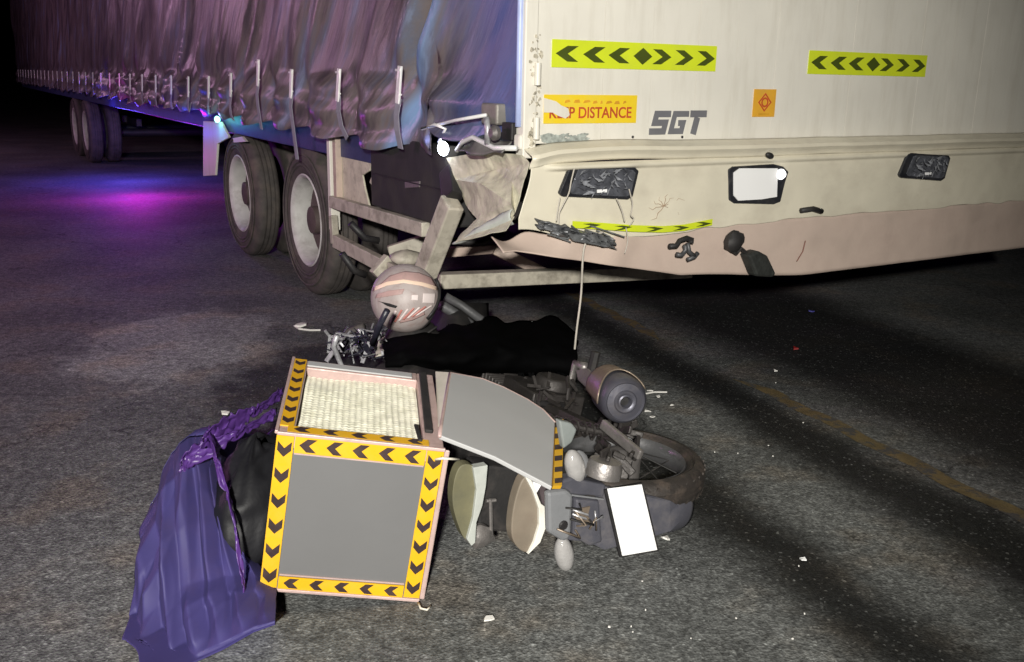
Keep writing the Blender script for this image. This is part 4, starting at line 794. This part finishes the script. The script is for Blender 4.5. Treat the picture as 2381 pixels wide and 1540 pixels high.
MB().prism([BX(a, b, -.22) for a, b in ((1250, 1120), (1284, 1128), (1276, 1235), (1262, 1180))], (0.06, 0, 0)).build('tail_filler', mat('tail_brown', (0.075, 0.058, 0.062), 0.6, var=0.3, vscale=25, bump=0.2), bike)
MB().prism([BX(a, b, -.14) for a, b in ((1105, 1080), (1225, 1090), (1195, 1240), (1112, 1235))], (0.08, 0, 0)).build('under_tray', PLASTD, bike, bevel=0.01)
g = MB().tube([BX(1140, 1160, -.17), BX(1142, 1245, -.17)], 0.006, 6).tube([BX(1130, 1165, -.17), BX(1152, 1163, -.17)], 0.006, 6).ell(BX(1115, 1245, -.16), ((.03, 0, 0), (0, .04, 0), (0, 0, .05)), 10, 7, .3); g.build('luggage_rack', METAL, bike, smooth='auto')
MB().prism([BX(a, b, -.1) for a, b in ((1205, 1262), (1250, 1290), (1256, 1300), (1228, 1296))], (0.05, 0, 0)).build('broken_tab', PLASTD, bike)
MB().prism([BX(a, b, -.24) for a, b in ((1300, 978), (1330, 985), (1342, 1000), (1330, 1030), (1310, 1045))], (0.03, 0, 0)).build('side_reflector', mat('grey_green_plastic', (0.20, 0.22, 0.215), 0.4, var=0.15, bump=0.1), bike, bevel=0.006)
random.seed(77)
for k in range(9):
    x0, y0 = 1335 + random.random() * 60, 1165 + random.random() * 70
    MB().tube([BX(x0, y0, -.345), BX(x0 + random.gauss(0, 14), y0 + random.gauss(0, 12), -.36), BX(x0 + random.gauss(0, 22), y0 + random.gauss(0, 18), -.35)], .0035, 5).build('torn_cable', (SCRAP, PLASTD, SHIELD)[k % 3], bike, smooth=True)
MB().prism([BX(a, b, -.325) for a, b in ((1300, 1146), (1404, 1160), (1403, 1163), (1300, 1150))], (.006, 0, 0)).build('cover_edge', PLASTG, bike)
# brake rod, caliper, bracket round the hub
random.seed(41); g = MB()
for k in range(22):
    p = BL(1385 + random.random() * 95, 985 + random.random() * 95, .06 + random.random() * .10); a = Vector((random.gauss(0, 1), random.gauss(0, .4), random.gauss(0, 1))).normalized() * (.015 + random.random() * .035); g.bar(p - a, p + a, .012, .014 + random.random() * .016, (0, 1, .2))
g.build('brake_linkage', DMETAL, bike, bevel=0.003)['kind'] = 'stuff'
g = MB().bar(BL(1400, 985, .17), BL(1490, 1060, .13), .02, .035, (0, 1, 0)); g.build('brake_arm', METAL, bike, bevel=.005)
MB().lathe([(0.001, -.02), (.05, -.02), (.058, 0), (.058, .03), (.001, .03)], BL(1405, 1085, .10), (0, 1, 0), 20).build('brake_drum', METAL, bike, smooth='auto')
g = MB()
for k in range(26):
    p = B(1225 + random.random() * 110, 880 + random.random() * 60, .28 + random.random() * .1); a = Vector((random.gauss(0, 1), random.gauss(0, 1), random.gauss(0, 1))).normalized() * (.015 + random.random() * .03); g.bar(p - a, p + a, .006, .012, (0, .3, 1))
g.tube([B(1318, 880, .40), B(1322, 905, .38), B(1319, 930, .34)], .007, 6)
g.build('torn_wiring', DMETAL, bike)['kind'] = 'stuff'

# ================================================================== BLACK COVER over the middle of the motorcycle
random.seed(51)
def cover(a, b):
    # a along the bike in picture order, b from near edge over the ridge to the far edge
    px = 893 + 447 * a
    near, far = 868 + 22 * sin(pi * a) * 0 + 8 * vn(a * 9) + (4 if a < .1 else 0), 738 + 40 * (1 - a) ** 2 * 1 + 12 * (vn(a * 14 + 5) - .5) * 2 + 26 * max(0, a - .9) * 10
    zr = 0.40 + 0.05 * sin(a * 5) + 0.03 * vn(a * 7)
    k = sin(pi * b) ** .6 if 0 < b < 1 else 0
    p = P(px + 8 * (vn(b * 6, a * 3) - .5), near + (far - near) * b, 0.30)
    q = p + (EYE - p) * (0.0)
    z = 0.24 + (zr - 0.24) * k + 0.02 * (vn(a * 12, b * 8) - .5)
    return P(px + 10 * (vn(b * 9, a * 9) - .5), near + (far - near) * b, z)
g = MB().grid(70, 30, cover); o = g.build('black_cover', BLACKC, None, smooth=True, solid=0.01)
tag(o, 'matt black cover lying over the middle of the fallen motorcycle', 'cover')
# fringe of the cover
g = MB()
for k in range(520):
    a = random.random(); side = random.random() < .6
    p = Vector(cover(a, 0.93 if side else 0.05)); d = (P(893 + 447 * a + random.gauss(0, 5), 730 if side else 880, p.z - .03) - p).normalized()
    g.tube([p, p + d * (.02 + random.random() * .03) + Vector((0, 0, .004)), p + d * (.04 + random.random() * .05)], [.003, .002, .0006], 3)
f_ = g.build('frayed_fringe', BLACKC, o)

# ================================================================== HELMET
HC = P(942, 694, 0.54); HR = 0.155
helmet = thing('helmet', 'scratched grey helmet with a pink light tint and a pale stripe, wedged beneath the bent post', 'helmet', Matrix.Translation(HC))
def HS(px, py, k=1.0):
    d = ray(px, py).normalized(); oc_ = EYE - HC; b = oc_.dot(d); c = oc_.dot(oc_) - (HR * k) ** 2; disc = b * b - c
    return (EYE + d * (-b - sqrt(max(0, disc)))) - HC
def away(px, py): return HS(px, py).normalized()
opn = Vector((0.80, 0.42, -0.42)).normalized()                     # the face opening points right and down
a_ = opn.orthogonal().normalized(); b_ = opn.cross(a_); n = 56; m = 26; vs = []
for i in range(m + 1):
    t = pi - (pi - radians(48)) * i / m
    for k in range(n):
        ph = 2 * pi * k / n; q = (a_ * cos(ph) + b_ * sin(ph)) * sin(t) + opn * cos(t)
        vs.append(q * HR)
g = MB(); g.add(vs, [(i * n + k, (i + 1) * n + k, (i + 1) * n + (k + 1) % n, i * n + (k + 1) % n) for i in range(m) for k in range(n)])
g.build('shell', HELM, helmet, smooth=True, solid=0.006)
vs = [v * 0.93 for v in vs]; g = MB(); g.add(vs, [(i * n + k, (i + 1) * n + k, (i + 1) * n + (k + 1) % n, i * n + (k + 1) % n) for i in range(m) for k in range(n)]); g.build('lining', PLASTD, helmet, smooth=True)
c58 = radians(48); ring = [(a_ * cos(2 * pi * k / 48) + b_ * sin(2 * pi * k / 48)) * sin(c58) * HR + opn * cos(c58) * HR for k in range(49)]
MB().tube(ring, 0.008, 8).build('rim_trim', DARK, helmet, smooth=True)
def decal(poly, k, m, name, sub=8):
    # polygon strip given as two rows of pixels, laid onto the shell
    top, bot = poly; g = MB(); N_ = 20
    def lp(r, t):
        q = t * (len(r) - 1); i = min(int(q), len(r) - 2); f = q - i; return (r[i][0] * (1 - f) + r[i + 1][0] * f, r[i][1] * (1 - f) + r[i + 1][1] * f)
    def fn(a, b):
        p, q = lp(top, a), lp(bot, a); return HS(p[0] * (1 - b) + q[0] * b, p[1] * (1 - b) + q[1] * b, k)
    g.grid(N_, sub, fn); return g.build(name, m, helmet, smooth=True, solid=0.0015)
decal(([(905, 642), (940, 631), (975, 634), (1003, 646)], [(872, 672), (905, 657), (940, 652), (980, 658), (1016, 666)]), 1.024, HELMT, 'crown_band')
decal(([(868, 668), (900, 655), (938, 650), (980, 656), (1018, 667)], [(866, 678), (900, 664), (938, 658), (980, 665), (1018, 676)]), 1.034, STRIPE, 'pale_stripe')
decal(([(875, 700), (905, 706), (924, 712)], [(884, 702), (900, 712), (920, 717)]), 1.03, DARK, 'vent')
decal(([(984, 682), (1012, 683)], [(982, 705), (1010, 706)]), 1.03, LABELW, 'white_label')
decal(([(957, 686), (972, 686)], [(956, 698), (971, 699)]), 1.03, LABELW, 'white_label')
for k in range(7):
    x0, y0 = 905 + k * 10, 752 - k * 3; x1, y1 = 918 + k * 14, 722 - k * 2
    decal(([(x0, y0), (x1, y1)], [(x0 + 5, y0 + 1), (x1 + 4, y1 + 2)]), 1.032, STRIPER if k % 2 else LABELW, 'stripe', 2)
MB().tube([HS(a, b, 1.035) for a, b in ((1012, 648), (1018, 660), (1021, 676), (1020, 694), (1014, 712), (1004, 728), (992, 742))], 0.009, 8).build('visor_seal', DARK, helmet, smooth=True)
decal(([(876, 684), (905, 676), (940, 672)], [(872, 694), (900, 690), (935, 684)]), 1.026, HELMT, 'crown_band')
decal(([(925, 738), (955, 728), (985, 716)], [(930, 752), (960, 745), (988, 732)]), 1.024, HELMT, 'lower_band')
# chin strap / wreck under the helmet
MB().tube([HS(1005, 745) + Vector((.02, 0, -.03)), Vector((0.06, -0.02, -.19)), Vector((0.02, 0.02, -.26))], 0.006, 6).build('chin_strap', PLASTD, helmet, smooth=True)
g = MB().ell(BI @ (HC + Vector((0.02, 0.06, -.26))), ((.14, 0, 0), (0, .16, 0), (0, 0, .14)), 16, 10, .12); g.build('crushed_front_cowl', PLASTD, bike, smooth=True)

# ================================================================== DELIVERY BOX
x_, y_, z_, yaw, pit, rol, bw, bh, bd = -0.5359, 2.8018, 0.0541, 0.15162, 0.06102, 0.15089, 0.47843, 0.50827, 0.60286
BMx = Matrix.Translation((x_, y_, z_)) @ Matrix.Rotation(yaw, 4, 'Z') @ Matrix.Rotation(rol, 4, 'Y') @ Matrix.Rotation(pit, 4, 'X')
BMi = BMx.inverted()
dbox = thing('delivery_box', 'grey delivery box edged with yellow and black chevron tape, lid hanging open', 'delivery box', BMx)
X0, X1, Y0, Y1 = -bw / 2, bw / 2, -bd / 2, bd / 2
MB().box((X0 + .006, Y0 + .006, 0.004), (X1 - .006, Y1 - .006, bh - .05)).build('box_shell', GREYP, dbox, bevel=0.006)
rimw = 0.05
for lo, hi in (((X0 + .006, Y0 + .006, bh - .05), (X0 + rimw, Y1 - .006, bh - .004)), ((X1 - rimw - .012, Y0 + .006, bh - .05), (X1 - .006, Y1 - .006, bh - .004)),
               ((X0 + rimw, Y0 + .006, bh - .05), (X1 - rimw - .012, Y0 + rimw, bh - .004)), ((X0 + rimw, Y1 - .075, bh - .05), (X1 - rimw - .012, Y1 - .006, bh - .004))):
    MB().box(lo, hi).build('top_frame', TRIM, dbox, bevel=0.004)
def quilt(a, b):
    u_, v_ = X0 + rimw + .003 + (bw - 2 * rimw - .018) * a, Y0 + rimw + .003 + (bd - rimw - .08) * b
    c = abs(sin(pi * u_ / .019)) ** .5 * abs(sin(pi * v_ / .017 + .6 * vn(u_ * 20))) ** .5
    return (u_, v_, bh - .034 + 0.006 * c + 0.014 * (vn(u_ * 9, v_ * 9) - .5))
g = MB().grid(150, 170, quilt); g.build('padded_lining', FOAM, dbox, smooth=True)
def tape(p0, p1, nrm, wd, n, flip=1, d=0.0035):
    p0, p1, nrm = Vector(p0), Vector(p1), Vector(nrm); al = p1 - p0; L_ = al.length; al.normalize(); cr = nrm.cross(al)
    t = MB().prism([p0 - cr * wd / 2, p1 - cr * wd / 2, p1 + cr * wd / 2, p0 + cr * wd / 2], nrm * d).build('reflective_tape', YTAPE, dbox)
    st = L_ / n; h = wd * .40; ln = st * .36; tip = min(wd * .42, st * .4) * flip
    for k in range(n):
        c = p0 + al * st * (k + .5) + nrm * (d + .0004); jl = ln * (1 + .15 * (hsh(k + n) - .5))
        A = lambda s, q: c + al * s + cr * q
        MB().prism([A(-jl / 2 - tip / 2, -h), A(jl / 2 - tip / 2, -h), A(jl / 2 + tip / 2, 0), A(jl / 2 - tip / 2, h), A(-jl / 2 - tip / 2, h), A(-jl / 2 + tip / 2, 0)], nrm * .0008).build('chevron', BTAPE, t)
fy = Y0 + .004
tape((X0 + .028, fy, bh - .01), (X0 + .028, fy, .012), (0, -1, 0), .048, 6, 1)
tape((X1 - .030, fy, bh - .01), (X1 - .030, fy, .012), (0, -1, 0), .048, 7, 1)
tape((X1 - .057, fy, bh - .034), (X0 + .055, fy, bh - .034), (0, -1, 0), .050, 5, 1)
tape((X1 - .057, fy, .030), (X0 + .055, fy, .030), (0, -1, 0), .040, 5, 1)
tz = bh - .0035
tape((X0 + .026, Y1 - .012, tz), (X0 + .026, Y0 + .05, tz), (0, 0, 1), .040, 7, 1)
tape((X1 - .05, Y0 + .030, tz), (X0 + .03, Y0 + .030, tz), (0, 0, 1), .040, 5, 1)
# pinkish edge strips round the front panel and along the box corners
for a, b in (((X0 + .056, fy - .001, .056), (X1 - .058, fy - .001, .056)), ((X0 + .056, fy - .001, bh - .062), (X1 - .058, fy - .001, bh - .062)), ((X0 + .055, fy - .001, .058), (X0 + .055, fy - .001, bh - .064)), ((X1 - .057, fy - .001, .058), (X1 - .057, fy - .001, bh - .064))):
    MB().bar(a, b, .004, .004).build('panel_edge', TRIM, dbox)
for a, b in (((X0 + .002, Y0 + .002, .0), (X0 + .002, Y0 + .002, bh)), ((X1 - .002, Y0 + .002, .0), (X1 - .002, Y0 + .002, bh)), ((X0 + .004, Y0 + .001, bh - .003), (X1 - .004, Y0 + .001, bh - .003)), ((X0 + .002, Y0 + .004, bh - .003), (X0 + .002, Y1, bh - .003)), ((X0 + .004, Y0 + .003, .004), (X1 - .004, Y0 + .003, .004))):
    MB().bar(a, b, .010, .010).build('edge_strip', TRIM, dbox, bevel=0.002)
MB().prism([(X1 - .004, Y0 + .012, 0), (X1 - .004, Y0 + .055, 0), (X1 - .004, Y0 + .055, bh - .03), (X1 - .004, Y0 + .012, bh - .008)], (0.016, 0, 0)).build('side_trim', TRIM, dbox, bevel=0.004)
MB().box((X1 - .004, Y0 + .06, 0.01), (X1 + .004, Y1 - .02, bh - .04)).build('side_panel', PLASTG, dbox)
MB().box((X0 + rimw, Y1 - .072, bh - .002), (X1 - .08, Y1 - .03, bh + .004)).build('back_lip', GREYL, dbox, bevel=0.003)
MB().bar((X1 - .047, Y0 + .10, bh + .004), (X1 - .044, Y1 - .03, bh + .006), .024, .012).bar((X1 - .075, Y0 + .03, bh + .004), (X1 - .085, Y0 + .13, bh + .008), .012, .008).build('rubber_seal', PLASTD, dbox, bevel=0.003)
g = MB().tube([BMi @ P(1003, 1070, .46), BMi @ P(1030, 1066, .49), BMi @ P(1066, 1068, .47)], 0.004, 6).tube([BMi @ P(999, 1045, .48), BMi @ P(1001, 1075, .46)], .003, 6); g.build('tie_cord', WHITEF, dbox, smooth=True)
g = MB().tube([BMi @ P(972, 1402, .02), BMi @ P(978, 1415, .02), BMi @ P(992, 1418, .02), BMi @ P(1000, 1410, .02)], 0.0035, 6); g.build('broken_clip', WHITEF, dbox, smooth=True)
# lid hanging off the right edge
def LZ(px, py): return P(px, py, .545 - .13 * (px - 1025) / 285 + .02 * (py < 900))
LA, LB, LC = LZ(1022, 1012), LZ(1290, 1000), LZ(1040, 899); LN = (LB - LA).cross(LC - LA).normalized()
def LZ(px, py): return hit(px, py, LA, LN)
lidpx = [(1022, 1012), (1150, 1062), (1283, 1132), (1290, 982), (1262, 952), (1225, 928), (1170, 900), (1120, 880), (1046, 866)]
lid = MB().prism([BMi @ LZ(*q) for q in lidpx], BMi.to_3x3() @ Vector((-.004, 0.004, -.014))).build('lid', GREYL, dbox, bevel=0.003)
MB().prism([BMi @ (LZ(*q) + Vector((0, 0, .001))) for q in ((1286, 1130), (1306, 1130), (1310, 975), (1292, 980))], BMi.to_3x3() @ Vector((-.004, 0.004, -.012))).build('lid_tape', YTAPE, lid)
for k in range(6):
    a = 978 + k * 26; MB().prism([BMi @ (LZ(*q) + Vector((0, 0, .0022))) for q in ((1289, a + 6), (1307, a + 4), (1307, a + 15), (1289, a + 17))], BMi.to_3x3() @ Vector((0, 0, -.001))).build('chevron', BTAPE, lid)
g = MB()
rp = [(1022, 1012), (1026, 985), (1036, 925), (1046, 866), (1120, 880), (1170, 900), (1225, 928), (1262, 952), (1290, 982)]
g.tube([BMi @ (LZ(*q) + Vector((0, 0, -.004))) for q in rp], .006, 6); g.build('lid_edge', TRIM, lid, smooth=True)
MB().prism([BMi @ P(1012, 864, .53), BMi @ P(1045, 866, .54), BMi @ P(1024, 985, .53), BMi @ P(1018, 985, .52)], BMi.to_3x3() @ Vector((0, 0, -.01))).build('lid_hinge', WHITEF, dbox)

# ================================================================== BLUE SHEET, PURPLE STRIP AND BLACK BAG
def creases(a, b, k=1.0):
    r = lambda x, y: 1 - abs(2 * vn(x, y) - 1)
    f1 = abs(((a * 6.2 + .9 * vn(b * 2.2, a * 3) + .35 * b) % 1.0) - .5) * 2
    f2 = abs(((a * 3.1 - b * 2.6 + .8 * vn(a * 4, b * 3 + 9)) % 1.0) - .5) * 2
    return k * (0.045 * (f1 - .5) * (.3 + vn(a * 5, b * 2 + 3)) + 0.03 * (f2 - .5) * vn(a * 3 + 4, b * 4) + 0.018 * (r(a * 9, b * 5 + 3) - .5))
# px rows of the front, from hem to top; columns left to right  (x pixel, y pixel, distance ahead)
rows = [[(330, 1600), (400, 1590), (443, 1545), (520, 1510), (590, 1470), (640, 1452)],
        [(318, 1520), (385, 1468), (443, 1430), (520, 1400), (590, 1400), (634, 1410)],
        [(322, 1450), (388, 1378), (443, 1348), (520, 1340), (580, 1345), (622, 1380)],
        [(335, 1330), (392, 1240), (443, 1210), (500, 1215), (535, 1240), (560, 1300)],
        [(355, 1220), (402, 1110), (443, 1075), (470, 1075), (500, 1100), (520, 1180)],
        [(375, 1150), (415, 1040), (443, 1010), (480, 1012), (500, 1040), (520, 1120)]]
dist = [2.22, 2.36, 2.46, 2.58, 2.74, 2.95]
def front(a, b):
    i = min(int(b * 5), 4); f = b * 5 - i; j = min(int(a * 5), 4); h = a * 5 - j
    lerp = lambda p, q, t: (p[0] * (1 - t) + q[0] * t, p[1] * (1 - t) + q[1] * t)
    p = lerp(lerp(rows[i][j], rows[i][j + 1], h), lerp(rows[i + 1][j], rows[i + 1][j + 1], h), f)
    d = ray(*p); dd = dist[i] * (1 - f) + dist[i + 1] * f
    # hem on the ground
    if b < .02: return P(p[0], p[1], 0.004)
    q = EYE + d * (dd / d.y); q += Vector((0, -1, .3)) * creases(a, b, 1.3 * smooth01(b * 6)) ; q += Vector((0, .15 * (a - .6) * smooth01(b * 3), 0))
    q.z = max(q.z, .006); return q
g = MB().grid(120, 110, front)
def backside(a, b):
    p = Vector(front(a, 1.0)); return p + Vector((0, .9 * b, 0)) * 1.0 + Vector((0, 0, -p.z * smooth01(b) + .004))
g.grid(60, 12, backside)
o = g.build('plastic_sheet', SHEET, None, smooth=True, solid=0.002)
tag(o, 'crumpled blue purple plastic sheet heaped on the road beside the box', 'plastic sheet')
def ribbon(pts, wd, name, label):
    P3 = [Vector(p) for p in pts]; n = len(P3) - 1
    def cv(t):
        q = t * n; i = min(int(q), n - 1); f = q - i; p0, p1, p2, p3 = P3[max(i - 1, 0)], P3[i], P3[i + 1], P3[min(i + 2, n)]
        return .5 * (2 * p1 + (p2 - p0) * f + (2 * p0 - 5 * p1 + 4 * p2 - p3) * f * f + (-p0 + 3 * p1 - 3 * p2 + p3) * f ** 3)
    g = MB().grid(90, 12, lambda a, b: cv(a) + Vector((.10 * (b - .5), -.35 * (b - .5) * 0, (b - .5))) * wd * (1 + .45 * sin(a * 7)) * (1 - .6 * abs(2 * a - 1) ** 4) + Vector((.010 * (vn(a * 22, b * 5) - .5), .035 * (1 - abs(2 * vn(a * 9 + b * 3, b * 2) - 1) - .5), .016 * (1 - abs(2 * vn(a * 20, b * 3) - 1) - .5))))
    o = g.build(name, RIBBON, None, smooth=True, solid=.002); tag(o, label, 'plastic strip', 'purple plastic strips beside the box'); return o
ribbon([P(420, 1085, .36), P(450, 1062, .39), P(520, 1030, .42), P(585, 990, .43), P(640, 962, .43)], .05, 'plastic_strip', 'purple plastic strip running from the blue sheet to the lower side of the box top')
ribbon([P(470, 1030, .45), P(520, 1000, .45), P(575, 968, .46), P(610, 945, .46), P(655, 915, .46)], .055, 'plastic_strip', 'broad purple plastic strip reaching behind the upper end of the box')
ribbon([P(486, 1000, .46), P(500, 1060, .42), P(520, 1130, .36), P(545, 1220, .28), P(560, 1330, .16), P(566, 1400, .08)], .03, 'plastic_strip', 'narrow purple plastic strip hanging down in front of the black bag')
def bagp(a, b):
    t = a * 2 * pi; ph = b * pi; r = 1 + .22 * (vn(a * 6, b * 5) - .5) + .12 * (1 - abs(2 * vn(a * 15, b * 9) - 1) - .5)
    q = Vector((-.80 + .12 * sin(ph) * cos(t) * r, 2.80 + .24 * sin(ph) * sin(t) * r, .20 - .21 * cos(ph) * r)); q.z = max(q.z, .005); return q
g = MB().grid(60, 36, bagp); o = g.build('black_bag', BAG, None, smooth=True)
tag(o, 'crumpled black plastic bag wedged between the blue sheet and the box', 'bag')

# ================================================================== DEBRIS ON THE ROAD
random.seed(61)
def shard(px, py, s, m, label, z=0.0, name='plastic_fragment'):
    s *= .72; c = P(px, py, 0); n = random.randint(4, 6); a0 = random.random() * 6; g = MB()
    pts = [c + Vector((s * (.6 + .6 * random.random()) * cos(a0 + 2 * pi * k / n), s * (.5 + .5 * random.random()) * sin(a0 + 2 * pi * k / n), .003 + s * .5 * random.random())) for k in range(n)]
    g.prism(pts, (0, 0, max(.004, s * .3))); o = g.build(name, m, None); tag(o, label, 'fragment', 'fragments scattered on the road'); return o
shard(1547, 1258, .030, SHARD, 'pale torn fragment lying just right of the motorcycle number plate')
shard(1866, 1305, .018, PLATE, 'white chip lying alone on the road at the lower right')
shard(1803, 866, .022, SHARD, 'white flake on the dark road below the rubber stop')
shard(1135, 1447, .024, SHARD, 'grey flake on the road below the tail of the motorcycle')
shard(1885, 727, .03, SHARDB, 'blue fragment on the road under the lorry bumper at the right')
shard(1850, 815, .04, SHARDR, 'dark red fragment on the road under the lorry bumper')
shard(700, 762, .05, SHARD, 'thin pale fragment on the road between the box and the lorry wheel')
shard(525, 965, .03, SHARD, 'pale chip on the grey road to the left of the box')
for px, py, s in ((1510, 912, .026), (1505, 960, .024), (1515, 972, .02), (1490, 905, .018), (1530, 925, .016), (1562, 945, .014)):
    shard(px, py, s, SHARD, 'clear fragment in the cluster beside the exhaust outlet')
for k in range(24):
    px, py = 1380 + random.random() * 500, 850 + random.random() * 640
    if px < 1640 and py < 1310: continue
    shard(px, py, (.003 + .005 * random.random() ** 2), SHARD, 'tiny pale fragment scattered on the open road right of the motorcycle')
g = MB().tube([P(684, 758, .006), P(695, 765, .008), P(720, 768, .006), P(745, 768, .005)], .006, 6); o = g.build('broken_strip', SHARD); tag(o, 'curved pale plastic strip on the road near the lorry wheel', 'fragment', 'fragments scattered on the road')
g = MB().tube([P(1488, 918, .01), P(1520, 912, .012), P(1550, 912, .01)], .004, 6); o = g.build('broken_strip', SHARD); tag(o, 'thin straight broken rod on the road beside the exhaust outlet', 'fragment', 'fragments scattered on the road')
